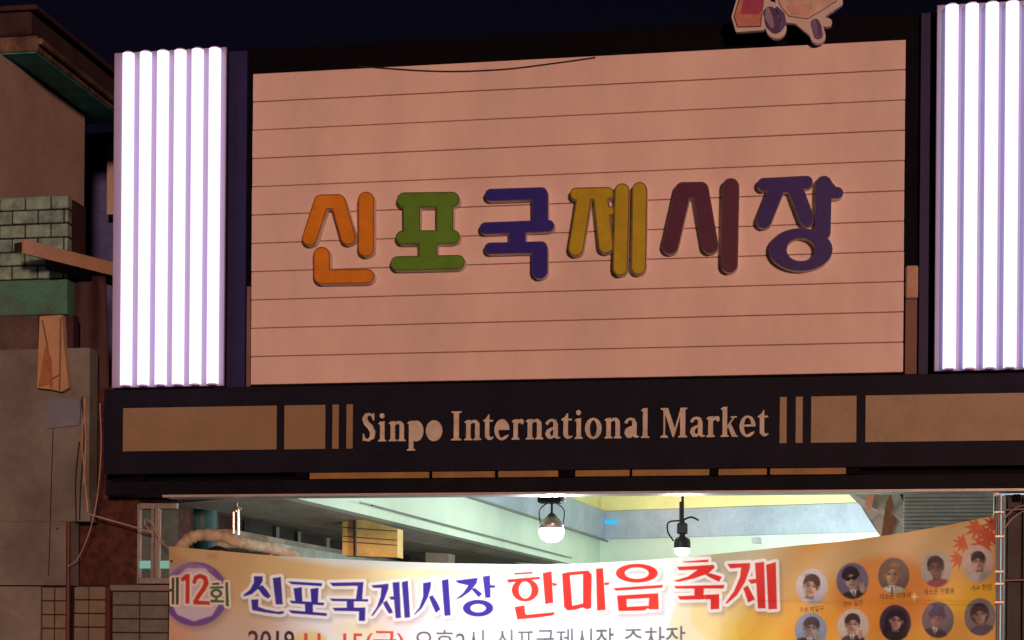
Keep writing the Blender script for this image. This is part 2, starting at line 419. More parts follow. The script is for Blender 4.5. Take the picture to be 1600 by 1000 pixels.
t = thing('shop_signboard', (P(800, 860, 11.0).x, 11.0, 1.8), 'pale shop signboard with orange and blue stripes far down the passage', 'sign')
for (xa, ya, xb, yb, h, mm, nm) in ((740, 846, 800, 856, 8, 'cloth_w', 'panel'), (772, 857, 812, 866, 12, 'cloth_o', 'stripe'), (812, 862, 880, 878, 8, 'cloth_w', 'panel'), (800, 872, 880, 888, 6, 'ledge', 'panel')):
    MB().prism([P(xa, ya + h, 11.0), P(xb, yb + h, 11.0), P(xb, yb, 11.0), P(xa, ya, 11.0)], (0, 0.06, 0)).build(nm, M[mm], t)
# dark teal column with a pale collar at the near left end
Yc = 1.2
cx_ = P(307, 800, Yc); r_ = (P(330, 800, Yc).x - P(284, 800, Yc).x) / 2
t = thing('teal_column', (cx_.x, Yc + r_, 0), 'round teal column with pale collar at left end of passage', 'column')
MB().lathe((cx_.x, Yc + r_, 0), [(r_, 0), (r_, P(307, 788, Yc).z)], 24).build('shaft', M['tealcol'], t, smooth=False)
MB().lathe((cx_.x, Yc + r_, P(307, 788, Yc).z), [(r_ * 1.08, 0), (r_ * 1.08, 0.025), (r_ * .9, 0.03)], 24).build('collar', M['steel'], t)
t = thing('steel_bracket', P(369, 832, 0.9), 'bright steel bracket post standing beside the teal column', 'bracket')
for xx, ya, yb in ((365, 800, 836), (372.5, 792, 836)):
    MB().tube([P(xx, yb, 0.9), P(xx, ya, 0.9)], 0.014, 8).build('rod', M['steel'], t)
MB().tube([P(369.5, 800, 0.93), P(369.5, 776, 0.93)], 0.012, 8).build('rod', M['steel'], t)
MB().tube([P(364, 795, 0.9), P(377, 795, 0.9)], 0.012, 8).build('cross_bar', M['steel'], t)
# cream duct that arches over the banner's left corner
dp = smoothpath([P(276, 905, 0.45), P(278, 868, .45), P(290, 846, .45), P(312, 836, .47), P(345, 838, .5), P(372, 846, .55), P(395, 852, .7), P(420, 856, .9), P(455, 868, 1.1), P(490, 892, 1.2)], 8)
rr = [0.055 + 0.005 * math.sin(i * 1.9) + 0.003 * math.sin(i * .7) for i in range(len(dp))]
t = MB().tube(dp, rr, 14).build('cloth_duct', M['cream'], smooth=True, label='cream wrinkled duct arching behind the left corner of the banner', cat='duct')
t = thing('dark_bundle', P(360, 872, 0.62), 'dark folded bundle under the arch of the cream duct', 'bundle')
MB().tube(smoothpath([P(300, 872, .62), P(325, 860, .62), P(352, 862, .62), P(372, 872, .62)], 5), [0.03 + 0.012 * math.sin(i) for i in range(16)], 8).build('fold', M['shopdark'], t, smooth=True)
MB().tube(smoothpath([P(318, 880, .58), P(345, 868, .58), P(375, 874, .58), P(405, 884, .58)], 5), [0.028 + 0.01 * math.sin(i * 1.3) for i in range(16)], 8).build('fold', M['brown'], t, smooth=True)
fbox(414, 866, 423, 875, 0.5, 0.06, 0.005).build('red_tag', M['red'], label='small red plastic block showing above the banner edge', cat='block')
# cyan lit sign on the end beam
cc = B_(960, 816)
V2, F2, E2 = contour(ell(960, 816, 12, 3.4), 945, 811, 975, 821, 0.5)
mk('cyan_sign', [B_(x, y) + nB * 0.13 for x, y in V2] + [B_(x, y) + nB * 0.105 for x, y in V2], [tuple(q) for q in F2] + [(a, b, b + len(V2), a + len(V2)) for a, b in E2], M['cyan'], label='small glowing cyan oval sign on the grey end beam', cat='sign')
# hanging white and orange cloth, right
t = thing('hanging_cloth', P(1385, 832, 3.6), 'white cloth with orange print hanging right of the pale end wall', 'cloth')
def hc(x, y): 
    p = P(x, y, 3.6); p.y += 0.05 * math.sin((x - 1330) * 0.11); return p
def strip(poly_px, nm, mm, dy):
    bmv = [hc(x, y) + Vector((0, dy, 0)) for x, y in poly_px]
    MB().prism(bmv, (0, 0.008, 0)).build(nm, M[mm], t)
strip([(1318, 765), (1406, 765), (1437, 826), (1410, 842), (1378, 842), (1360, 815), (1345, 790)], 'cloth', 'cloth_w', 0)
strip([(1350, 766), (1368, 766), (1360, 800), (1352, 790)], 'print', 'cloth_o', -0.06)
strip([(1384, 786), (1392, 770), (1402, 820), (1400, 838), (1376, 840)], 'print', 'cloth_o', -0.06)
MB().tube([P(1404, 766, 3.5), P(1438, 828, 3.5)], 0.012, 6).build('edge_cord', M['wire'], t)
# corrugated shutter, right
t = thing('roller_shutter', P(1490, 830, 3.0), 'grey roller shutter with fine slats beside the hanging cloth', 'shutter')
sa, sb_ = P(1412, 800, 3.0).x, P(1560, 800, 3.0).x
z0_, z1_ = P(1480, 860, 3.0).z, P(1480, 765, 3.0).z
nsl = 16
for i in range(nsl):
    za = z0_ + (z1_ - z0_) * i / nsl; zb_ = z0_ + (z1_ - z0_) * (i + .86) / nsl
    MB().box(sa, sb_, 3.0, 3.03, za, zb_, 0.006).build('slat', M['shutter'], t)
MB().box(sa, sb_, 3.035, 3.05, z0_, z1_).build('backing', M['mull'], t)

# ------------------------------------------------------------------ lamps in the passage
Yf = 1.9
c = P(862, 818, Yf); k = (P(882, 818, Yf).x - P(842, 818, Yf).x) / 2
t = thing('flood_lamp', c, 'bright round flood lamp hanging from a dark box bracket under the lintel', 'lamp')
MB().lathe((c.x, c.y, c.z), [(k * .95, -0.05), (k * .8, 0.02), (k * .45, 0.07), (k * .2, 0.10)], 24).build('reflector', M['steel'], t, smooth=True)
MB().lathe((c.x, c.y, c.z), [(k * .96, -0.051), (k * .98, -0.09), (k * .85, -0.14), (k * .5, -0.175), (k * .1, -0.185)], 24).build('lens', M['lens'], t, smooth=True)
bx = MB(); zz = P(862, 786, Yf).z; zt2 = P(862, 768, Yf).z
bx.box(c.x - k * 1.02, c.x + k * .8, Yf - .1, Yf + .1, zz, zt2, 0.008).build('ballast_box', M['dark_steel'], t)
MB().box(c.x + k * .84, c.x + k * 1.05, Yf - .1, Yf + .1, zz + .01, zt2, 0.006).build('end_cap', M['rail'], t)
MB().box(c.x - .02, c.x + .02, Yf - .02, Yf + .02, zt2, TOPZ).build('hanger', M['dark_steel'], t)
for s_ in (-1, 1):
    MB().tube(smoothpath([(c.x + s_ * k * .35, Yf, zz), (c.x + s_ * k * .95, Yf, (zz + c.z) / 2 + .03), (c.x + s_ * k * .9, Yf, c.z)], 6), 0.006, 6).build('yoke', M['dark_steel'], t)
MB().tube([(c.x, Yf, zz + .005), (c.x, Yf, c.z + .095)], 0.012, 6).build('stem', M['dark_steel'], t)
def point(name, loc, e, col, r):
    l = bpy.data.lights.new(name, 'POINT'); l.energy = e; l.color = col; l.shadow_soft_size = r
    o = bpy.data.objects.new(name, l); COL.objects.link(o); o.location = loc; return o
fl_ = bpy.data.lights.new('flood_lamp_light', 'SPOT'); fl_.energy = 300; fl_.color = (0.94, 1.0, 1.0); fl_.shadow_soft_size = 0.08
fl_.spot_size = math.radians(165); fl_.spot_blend = 1.0
FL = bpy.data.objects.new('flood_lamp_light', fl_); COL.objects.link(FL); FL.location = (c.x, c.y - .05, c.z - 0.24)
FL.rotation_mode = 'QUATERNION'; FL.rotation_quaternion = Vector((0.12, -0.8, -0.6)).to_track_quat('-Z', 'Y')   # faces out over the street
point('flood_lamp_spill', (c.x, c.y, c.z - 0.27), 130, (0.97, 1.0, 0.97), 0.08)
Ys = 5.5
c = P(1066, 850, Ys); k = (P(1079, 850, Ys).x - P(1053, 850, Ys).x) / 2
t = thing('spot_lamp', c, 'small dark spot lamp with lit lens hanging on a thin rod', 'lamp')
MB().lathe((c.x, c.y, c.z), [(k, -0.05), (k, 0.02), (k * .9, 0.06), (k * .35, 0.09), (k * .3, 0.26), (k * .15, .30)], 20).build('lamp_shade', M['dark_steel'], t, smooth=False)
MB().lathe((c.x, c.y, c.z), [(k * .96, -0.051), (k * .9, -0.10), (k * .6, -0.13), (k * .2, -0.14)], 20).build('lens', M['lens2'], t, smooth=True)
zk = P(1066, 824, Ys).z
MB().box(c.x - .06, c.x + .06, Ys - .05, Ys + .05, zk - .08, zk + .05, 0.012).build('joint_block', M['dark_steel'], t)
MB().tube(smoothpath([(c.x - .02, Ys, zk + .08), (c.x - .16, Ys, zk + .06), (c.x - .17, Ys, zk - .05), (c.x - .10, Ys - .02, zk - .16)], 6), 0.010, 6).build('cable_loop', M['wire'], t)
MB().tube(smoothpath([(c.x, Ys, zk + .08), (c.x + .10, Ys, zk + .12), (c.x + .19, Ys, zk + .08)], 6), 0.012, 6).build('cable_loop', M['wire'], t)
MB().tube([(c.x, Ys, zk + .04), (c.x, Ys, TOPZ)], 0.016, 8).build('rod', M['dark_steel'], t)
MB().tube([(c.x - .01, Ys, zk + .02), (c.x - .01, Ys, zk + .30)], 0.028, 8).build('sleeve', M['dark_steel'], t)
sl_ = bpy.data.lights.new('spot_lamp_light', 'SPOT'); sl_.energy = 1700; sl_.color = (0.95, 1.0, 0.97); sl_.shadow_soft_size = 0.08
sl_.spot_size = math.radians(172); sl_.spot_blend = 1.0
slo = bpy.data.objects.new('spot_lamp_light', sl_); COL.objects.link(slo); slo.location = (c.x, c.y, c.z - 0.24)
slo.rotation_mode = 'QUATERNION'; slo.rotation_quaternion = Vector((0.45, 0.75, -0.30)).to_track_quat('-Z', 'Y')   # points down the passage
point('spot_lamp_spill', (c.x, c.y, c.z - 0.26), 280, (0.96, 1.0, 0.96), 0.08)

# ------------------------------------------------------------------ the market gate: frame, fascia, lintel
gate = thing('market_gate', (P(860, 770).x, 0.1, 0), 'dark steel gate frame that carries the lit sign over the passage', 'gate')
XL, XR = P(162, 700).x, P(1600, 700).x + 1.2
zfb, zft = P(390, 739).z, P(390, 604.5).z           # fascia bottom and top
zlt, zlb = P(390, 749.5).z, P(390, 771).z             # lintel top and bottom
ztop = P(390, 71).z
xs0, xs1 = P(392, 400).x, P(1413, 400).x            # sign sides
MB().box(P(345, 400).x, P(1640, 400).x, 0.10, 0.30, zft + .002, ztop, 0.004).build('back_panel', M['black'], gate)
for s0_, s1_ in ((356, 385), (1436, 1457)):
    MB().box(P(s0_, 400, .08).x, P(s1_, 400, .08).x, 0.06, 0.098, zft + .004, ztop - .02, .003).build('painted_glow', M['navy'], gate)  # navy strips paint the tubes' glow over the black back panel
MB().box(XL, XR, 0.0, 0.30, zfb, zft, 0.004).build('fascia', M['fascia'], gate)
MB().box(XL, XR, 0.05, 0.33, zlb, zlt, 0.004).build('lintel', M['lintel'], gate)
MB().box(XL, XR, 0.20, 0.30, zlt + .001, zfb - .001).build('recess_panel', M['black'], gate)
MB().box(P(250, 772).x, XR, 0.06, 0.30, zlb - 0.022, zlb - .001).build('shutter_rail', M['rail'], gate)
for s0_, s1_ in ((482, 669), (674, 772), (777, 871), (898, 983), (987, 1108), (1122, 1198), (1203, 1322)):
    MB().box(P(s0_, 745).x, P(s1_, 745).x, 0.03, 0.06, zlt + .004, zfb - .002, 0.002).build('soffit_board', M['oslat'], gate)
for s0_, s1_ in ((212, 225), (462, 480), (873, 896), (1110, 1120), (1324, 1345)):
    MB().box(P(s0_, 745).x, P(s1_, 745).x, 0.015, 0.06, zlt + .004, zfb - .002, 0.002).build('clip', M['black'], gate)
MB().box(P(1556, 800).x, P(1565, 800).x, 0.14, 0.2, 0, zlb - .024, .004).build('post', M['alu'], gate)
# small boxes that show beside the sign
MB().box(P(1414.5, 500).x, P(1434, 500).x, -.01, 0.09, P(1420, 466).z, P(1420, 415).z, 0.012).build('junction_box', M['tan'], gate)
MB().box(P(1414.5, 500).x, P(1433, 500).x, 0.01, 0.09, zft + .003, P(1420, 467).z, 0.004).build('cable_cover', M['brown'], gate)
MB().box(P(384.5, 500).x, P(391, 500).x, 0.01, 0.09, zft + .003, P(388, 447).z, 0.004).build('cable_cover', M['brown'], gate)

# fascia name sign: plates and cut letters
ns = thing('name_sign', (P(860, 690).x, -0.01, zfb), 'cream English name lettering and blocks along the dark fascia', 'sign')
zp0, zp1 = P(192, 705.5).z, P(192, 638).z
for x0, x1 in ((192, 432), (444, 508), (519, 529), (541, 551), (1218, 1229), (1243, 1254), (1267, 1338), (1352, 1760)):
    MB().box(P(x0, 670, -.012).x, P(x1, 670, -.012).x, -0.012, -0.0005, zp0, zp1, 0.002).build('plate', M['plate'] if x0 < 900 else M['plate2'], ns)
SW = 3.6
def stem(x, y0, y1, wd=7.2): return rect(x - wd / 2, y0, x + wd / 2, y1)
def foot(x, y, h=2.4, wd=13): return poly((x - wd / 2, y), (x + wd / 2, y), (x + wd / 2, y + h * .7), (x + 3.4, y + h * 1.6), (x - 3.4, y + h * 1.6), (x - wd / 2, y + h * .7))
def head(x, y, wd=6): return poly((x - 3.6 - wd * .55, y - 3.2), (x - 3.6, y - .4), (x + 3.6, y + .6), (x + 3.6, y - 5), (x - 3.6, y - 5))
def ring(cx, cy, rx, ry, ix, iy): return sub(ell(cx, cy, rx, ry), ell(cx, cy, ix, iy))
def G_S(): return uni(path((18, 35, 1.2), (17, 40, 1.8), (12, 43, 1.8), (7, 41, 3.0), (4.6, 35.5, 3.6), (7.5, 28.5, 4.1), (13.5, 22.5, 4.3), (17.3, 15, 4.1), (16.5, 7, 3.6), (11, 2.2, 2.0), (5.5, 3, 1.9), (3.2, 8, 1.3)), poly((17.5, 44.5), (19.5, 44.5), (19.5, 32), (17.6, 33)), poly((1.8, 1), (3.6, 1), (4, 12), (2, 13)))
def G_i(): return uni(stem(7.5, 0, 31), foot(7.5, 0), head(7.5, 31), ell(7, 40, 3.9, 4))
def G_n(): return uni(stem(7, 0, 31), foot(7, 0, wd=13), head(7, 31), path((10, 26, 1.4), (14, 29, 2.0), (18.5, 29, 2.6), (21.2, 25.5, 3.4), (21.5, 20, 3.6)), stem(21.5, 0, 21), foot(21.5, 0, wd=12.5))
def G_p(): return uni(stem(6.5, -14, 31), foot(6.5, -15, wd=13), head(6.5, 31), ell(14.5, 15.5, 11, 16.2))
def G_of(): return ell(12.5, 15.5, 12.5, 16.2)
def G_o(): return ring(12.5, 15.5, 12.5, 16.2, 5.2, 12.6)
def G_I(): return uni(stem(8, 0, 45, 8), foot(8, 0, wd=16), poly((0, 45), (16, 45), (16, 43.3), (11.5, 41.5), (4.5, 41.5), (0, 43.3)))
def G_t(): return uni(stem(6.2, 5, 33, 6.6), poly((9.5, 28), (9.5, 39.5), (8, 39.5), (5, 34), (0, 30.5), (0, 28.4)), rect(2, 28.2, 15, 31), path((6.6, 6, 3.4), (9, 2.6, 2.6), (12.5, 2.2, 1.6), (15, 4.2, 1.0)))
def _ebase(): return sub(sub(ell(12, 15.5, 12, 16.2), ell(12.2, 15.5, 5.6, 13)), rect(14, 6.4, 30, 15.4))
def G_e(): return uni(_ebase(), rect(5, 15.2, 23.6, 18.2), path((21.5, 6.8, 1.1), (17.5, 3.2, 2.0), (13, 1.8, 2.2)))
def G_ef(): return uni(G_e(), sub(ell(12, 15.5, 11.5, 15.8), rect(-2, -2, 30, 15.8)))
def G_r(): return uni(stem(7, 0, 31), foot(7, 0, wd=13), head(7, 31), path((10, 25, 1.4), (13.5, 29, 2.2), (17, 28.6, 3.0), (17.6, 26, 2.6)))
def G_a(): return uni(stem(16, 4, 23, 6.8), path((16.2, 22, 3.2), (14.6, 27.5, 2.6), (10.5, 29.4, 1.9), (6, 28, 1.9), (3.8, 24.5, 2.4)), path((16, 18.3, 1.2), (10, 16, 1.9), (5.6, 12.5, 3.0), (4.4, 8, 3.3), (6.6, 3.6, 3.0), (10.5, 2.6, 2.0), (15.5, 6.4, 1.3)), path((16.4, 4.6, 3.2), (18.5, 2.0, 1.8), (22, 2.2, 1.0)))
def G_af(): return uni(G_a(), ell(9.8, 9.6, 7.5, 7.6))
def G_l(): return uni(stem(7, 0, 45), foot(7, 0), head(7, 45))
def G_M(): return uni(poly((4.5, 0), (7.2, 0), (7.2, 42), (4.5, 44)), foot(5.8, 0, wd=11.5), poly((0, 45), (11.5, 45), (22, 14), (31, 45), (34, 45), (21, 1), (18.5, 1), (6, 40), (0, 43.2)), stem(34.2, 0, 45, 8), foot(34.5, 0, wd=14), poly((30, 45), (41, 45), (41, 43.2), (38, 41.5), (31, 41.5)))
def G_k(): return uni(stem(6.5, 0, 45), foot(6.5, 0, wd=12.5), head(6.5, 45), path((10, 14.5, 1.1), (20.5, 29, 1.1)), rect(15.5, 28.6, 25, 31), poly((10.5, 17.5), (15, 21.5), (25, 2), (27, 1.8), (27, 0), (17.5, 0)))
line = [('S', G_S, 565, 587, 22), ('i', G_i, 590, 604, 14.5), ('n', G_n, 607, 634, 28), ('p', G_p, 636, 662, 26), ('o', G_of, 665.5, 691, 25), ('I', G_I, 705, 721, 16), ('n', G_n, 725, 752, 28), ('t', G_t, 755, 770.5, 15.5), ('e', G_ef, 772.5, 796, 24), ('r', G_r, 799, 818.5, 20.5), ('n', G_n, 821, 849, 28), ('a', G_a, 851, 875, 22.5), ('t', G_t, 877, 894, 15.5), ('i', G_i, 897, 911, 14.5), ('o', G_o, 914, 940, 25), ('n', G_n, 944, 971.5, 28), ('a', G_af, 974.5, 998, 22.5), ('l', G_l, 1001, 1015.5, 14.5), ('M', G_M, 1032, 1073.6, 41), ('a', G_a, 1077, 1101, 22.5), ('r', G_r, 1103, 1124.5, 20.5), ('k', G_k, 1126, 1153, 27), ('e', G_e, 1155.5, 1180.5, 24), ('t', G_t, 1184, 1200.5, 15.5)]
BZ = P(570, 690, -.012).z; CAPH = (P(570, 645, -.012).z - BZ) / 45.0
for nm, g, xa, xb, wd in line:
    X0 = P(xa, 665, -.012).x; X1 = P(xb, 665, -.012).x; kx = (X1 - X0) / wd
    relief('letter', g(), (-3, -18, wd + 4, 48), 0.45, -0.012, 0.0115, M['letter_beige'], ns,
           place=lambda x, y, X0=X0, kx=kx: Vector((X0 + x * kx, -0.012, BZ + y * CAPH)))

# ------------------------------------------------------------------ big sign of horizontal boards with raised letters
YS = -0.10
zs1, zs0 = P(396, 115, YS).z, P(391, 601.5, YS).z
x0s, x1s = P(393.5, 358, YS).x, P(1413, 320, YS).x
sg = thing('sign_board', ((x0s + x1s) / 2, YS, zs0), 'large cream board sign of horizontal planks with six coloured Korean letters', 'sign')
MB().box(x0s + .004, x1s - .004, YS + .010, 0.098, zs0 + .003, zs1 - .003).build('backing', M['groove'], sg)
NB = 11; hb = (zs1 - zs0) / NB; gap = 0.008
pl0 = None
for i in range(NB):
    za = zs0 + i * hb
    if pl0 is None:
        pl0 = MB().box(x0s, x1s, YS, YS + .0095, za + gap * .5, za + hb - gap * .5, 0.003).build('plank', M['plank'], sg)
    else: dup(pl0, (random.uniform(-.002, .002), random.uniform(-.0015, .0015), i * hb), sg)
def C(*a): return cap(*a)
letters = [
 ('orange raised letter', (216, 144, 34), (160, 96, 26), [uni(C(502, 315.5, 483.8, 372, 11.6), C(528, 315, 543.7, 370.5, 11.6), C(502, 315.3, 528, 315, 11.2)), C(572, 312, 571.8, 388.5, 12.2), uni(C(502.5, 398.5, 502.8, 431, 12.6), C(503, 432.5, 573.5, 431.6, 11))], (465, 292, 592, 452)),
 ('green raised letter', (92, 152, 46), (70, 116, 38), [uni(C(632, 312.5, 706, 311.5, 11.6), rect(630.2, 313, 656, 368), rect(682.2, 312, 707.8, 367), C(629, 371, 708, 370, 10.4), rect(654.5, 372, 683, 408), C(621.5, 411.6, 715, 409.6, 11), rect(640, 360, 698, 372))], (602, 292, 734, 430)),
 ('navy blue raised letter', (34, 32, 150), (60, 60, 150), [uni(C(767, 304.5, 846, 302, 9.2), C(844, 306, 844, 340, 12.2), rect(831.8, 306, 856.2, 350), C(758.5, 356.5, 857, 352.8, 8.9), rect(796, 356, 821.3, 386), C(766, 388, 846, 386, 8.7), C(843.4, 390.5, 843.4, 423, 12.2))], (742, 284, 874, 444)),
 ('yellow raised letter', (182, 172, 24), (120, 104, 20), [uni(C(900.5, 303, 949, 302, 9.6), C(912, 312, 899.8, 388, 11.6), C(939, 312, 946.5, 384, 11.4), C(944, 330, 953, 329.5, 7)), C(972, 298, 969, 419, 11.4), C(999.4, 296, 997.6, 417.5, 11.4)], (882, 276, 1018, 438)),
 ('maroon raised letter', (76, 24, 68), (92, 52, 86), [uni(C(1067, 297.5, 1047.4, 384, 12.4), C(1095, 297, 1109.6, 383, 12.4), C(1067, 297, 1095, 296.5, 12.2)), C(1141.8, 291.4, 1139.6, 412.8, 12.8)], (1026, 270, 1164, 434)),
 ('dark purple raised letter', (36, 17, 122), (56, 44, 130), [uni(C(1193.3, 288, 1260, 284.5, 9.6), C(1214, 294, 1193.6, 344.5, 11.6), C(1243, 294, 1260.5, 341, 11.4), poly((1200, 286), (1255, 284), (1250, 300), (1205, 300))), uni(C(1287.4, 287, 1285.6, 362, 12), C(1293, 289, 1302, 300, 8), C(1300, 301, 1308.5, 301, 8.6), ring(1251.3, 389.8, 49.2, 33, 22.5, 18.4))], (1174, 266, 1326, 430)),
]
YL = YS - 0.085
for lab, col, edge, comps, bb in letters:
    mf = paint(lab.replace(' ', '_') + '_face', col); me_ = paint(lab.replace(' ', '_') + '_edge', edge)
    body = relief('letter', off(uni(*comps), .4), bb, 0.8, YL, 0.0842, me_, sg, M['side'], label=lab)
    for cp in comps:
        relief('letter_face', off(cp, -1.5), bb, 0.8, YL - 0.004, 0.0038, mf, body, me_)

# loose cable along the top of the sign
MB().tube(smoothpath([P(560, 103, YS - .008), P(600, 106.5, YS - .008), P(660, 110.5, YS - .008), P(720, 111.5, YS - .008), P(790, 108, YS - .008), P(850, 101, YS - .008), P(930, 90, YS - .008)], 6), 0.006, 6).build('loose_cable', M['wire'], label='thin dark cable sagging across the top edge of the plank sign', cat='cable')

# ------------------------------------------------------------------ lit tube panels
def tube_panel(px0, px1, py0, py1, ref, centers, label):
    Yp = -0.06
    a = P(px0, 340, Yp); b = P(px1, 340, Yp)
    z1_ = P(ref, py0, Yp).z; z0_ = P(ref, py1, Yp).z
    t = thing('tube_light_panel', ((a.x + b.x) / 2, Yp, z0_), label, 'light panel', 'tube light panels on both sides of the sign')
    MB().box(a.x, b.x, Yp, -0.03, z0_, z1_, 0.004).build('housing', M['housing'], t)
    MB().box(a.x + .03, b.x - .03, -0.0295, 0.098, z0_ + .03, z1_ - .03).build('mount', M['black'], t)
    first = None
    for cx in centers:
        x = P(cx, 340, Yp - .06).x
        if first is None:
            zt_, zb_ = P(ref, py0 + 1, Yp - .06).z, P(ref, py1 - 2, Yp - .06).z
            f = MB().tube([(x, Yp - .06, zb_ + .01), (x, Yp - .06, zt_ - .01)], 0.053, 16).build('tube', M['tube'], t, smooth=False)
            k1 = MB().tube([(x, Yp - .06, zt_ - .0095), (x, Yp - .06, zt_ + .004)], 0.040, 12).build('end_cap', M['tubecap'], f)
            k2 = MB().tube([(x, Yp - .06, zb_ - .004), (x, Yp - .06, zb_ + .0095)], 0.040, 12).build('end_cap', M['tubecap'], f)
            h = [MB().box(x - .012, x + .012, Yp - .02, Yp + .001, z - .02, z + .02).build('clip', M['tubecap'], f) for z in (zb_ + .25, zt_ - .25)]
            first = (f, k1, k2, h, x)
        else:
            dx = (x - first[4], 0, 0); f2 = dup(first[0], dx, t)
            dup(first[1], dx, f2); dup(first[2], dx, f2)
            for q in first[3]: dup(q, dx, f2)
tube_panel(176.5, 351.5, 83, 606, 176, (199, 226, 253, 280, 307, 334), 'lit panel of six white tubes left of the plank sign')
tube_panel(1461.5, 1655, 8, 580, 1462, (1485, 1516.5, 1548, 1579.5, 1611, 1642), 'lit panel of white tubes right of the plank sign, cut by frame')

# ------------------------------------------------------------------ plain cut-out board over the sign
cb = thing('cutout_board', P(1225, 60, -0.16), 'pale-edged cut-out board with pink and lilac patches above the sign', 'board')
outline = uni(off(poly((1146, 26), (1160, -22), (1205, -22), (1192, 44), (1152, 47)), 3), C(1203, 18, 1213, 44, 16), off(poly((1205, -40), (1305, -40), (1312, 4), (1286, 22), (1262, 34), (1225, 30)), 5), C(1272, 34, 1278, 56, 12), off(C(1250, 30, 1272, 48, 5), 5), off(C(1282, 32, 1293, 35, 3), 4))
YC = -0.19
relief('board', outline, (1130, -30, 1330, 80), 0.8, YC, 0.05, mat('cutout_rim', (198, 196, 198), 0.6, 0.06), cb)
for zz_ in (1180, 1300):
    MB().tube([P(zz_, 20, YC + .052), P(zz_, 20, .10)], .012, 6).build('bracket', M['black'], cb)
def patch(f, rgb, k): relief('patch', f, (1130, -28, 1330, 80), 0.8, YC - 0.003 * k, 0.0025, mat('cutout_patch', rgb, 0.55, 0.14, 14), cb)
f1_ = poly((1146, 26), (1160, -22), (1196, -22), (1189, 42), (1152, 43))
patch(f1_, (92, 40, 60), 1); patch(off(f1_, -1.6), (190, 132, 116), 2)
patch(poly((1157, 22), (1166, -22), (1192, -22), (1192, 14), (1186, 22)), (162, 62, 104), 3)
f2_ = poly((1207, -36), (1303, -36), (1308, 2), (1284, 17), (1262, 30), (1232, 26), (1218, 8))
patch(f2_, (120, 88, 108), 1); patch(off(f2_, -1.4), (204, 190, 178), 2)
patch(poly((1226, 8), (1270, 4), (1264, 24), (1238, 22)), (206, 172, 164), 3)
f3_ = uni(C(1203, 20, 1212, 42, 10), ell(1206, 30, 11, 17))
patch(f3_, (72, 56, 112), 3); patch(path((1199, 14, 3), (1201, 26, 6), (1206, 40, 4)), (140, 132, 164), 4)
patch(path((1214, 12, 2), (1222, 22, 4), (1224, 36, 5), (1219, 46, 3)), (88, 74, 138), 5)
f4_ = C(1274, 36, 1279, 54, 8)
patch(off(f4_, -1), (112, 98, 146), 3); patch(path((1277, 32, 2), (1281, 42, 3), (1281, 54, 2)), (84, 68, 130), 4)

# ------------------------------------------------------------------ the banner (print is a colour layer on one cloth sheet)
YB = -0.02
BX0, BX1 = 262, 1556
def ytop(x):
    xs = [262, 300, 350, 420, 500, 600, 700, 800, 870, 940, 1000, 1080, 1160, 1240, 1320, 1400, 1480, 1556]
    ys = [853, 857, 861, 867.5, 872, 876.5, 879.5, 881, 881, 878.5, 875, 868.5, 861, 852, 845, 834, 820, 805]
    return np.interp(x, xs, ys)
SX = 1.0
gx = np.arange(BX0, BX1 + .5, SX); NXB = len(gx)
BOT = 1120.0
NYB = 290
tv = np.linspace(0, 1, NYB)
yt = ytop(gx); ker = np.exp(-np.linspace(-2, 2, 81) ** 2); ker /= ker.sum()
yt = np.convolve(np.pad(yt, 40, mode='reflect', reflect_type='odd'), ker, mode='valid')
GX = np.repeat(gx[None, :], NYB, 0); GY = yt[None, :] + (BOT - yt[None, :]) * tv[:, None]
img = np.zeros((NYB, NXB, 3))
def srgb(c): return np.array([v / 255.0 for v in c])
def over(a, c):
    global img
    a = np.clip(a, 0, 1)[..., None]; img = img * (1 - a) + srgb(c) * a
def fill(f, c, soft=0.6, alpha=1.0): over(np.clip(.5 - f(GX, GY) / (2 * soft), 0, 1) * alpha, c)
def sm(a, b, x): t = np.clip((x - a) / (b - a), 0, 1); return t * t * (3 - 2 * t)
img[:] = srgb((210, 172, 122))
over(sm(910, 1000, GY) * (1 - sm(420, 620, GX)), (214, 182, 166))
over((1 - sm(262, 340, GX)) * sm(940, 1000, GY) * .7, (232, 150, 110))
over(sm(480, 720, GX) * (1 - sm(1080, 1180, GX)), (236, 232, 232))
over(sm(900, 960, GY) * sm(380, 520, GX) * (1 - sm(1060, 1160, GX)), (238, 230, 236))
fill(ell(740, 893, 150, 8), (244, 224, 130), 12, .6)
fill(poly((415, 860), (440, 871), (520, 884), (640, 890), (740, 886), (900, 870), (900, 860)), (206, 206, 204), 5, .95)
over(sm(1060, 1120, GX) * (1 - sm(880, 930, GY)), (190, 176, 150))
over(sm(1160, 1300, GX), (224, 160, 82))
over(sm(1090, 1160, GX) * sm(940, 1000, GY) * (1 - sm(1230, 1320, GX)), (240, 208, 96))
fill(poly((1240, 905), (1290, 850), (1560, 800), (1560, 870), (1380, 905)), (216, 176, 130), 14, .85)
fill(ell(1245, 985, 95, 46), (240, 166, 60), 2, .55)
fill(ell(1130, 960, 52, 42), (244, 196, 96), 2, .4)
fill(ell(1085, 985, 40, 60), (246, 220, 150), 2, .5)
fill(ell(1385, 930, 80, 62), (222, 122, 48), 8, .65)
fill(ell(1340, 990, 120, 40), (236, 150, 50), 8, .5)
fill(ell(1520, 935, 60, 30), (246, 184, 50), 14, .8)
fill(ell(1500, 1010, 90, 40), (236, 160, 48), 10, .6)
fill(ell(640, 960, 60, 30), (240, 196, 200), 20, .5); fill(ell(560, 985, 40, 20), (240, 210, 150), 16, .5)
fill(ell(480, 1000, 26, 14), (238, 196, 110), 4, .7)
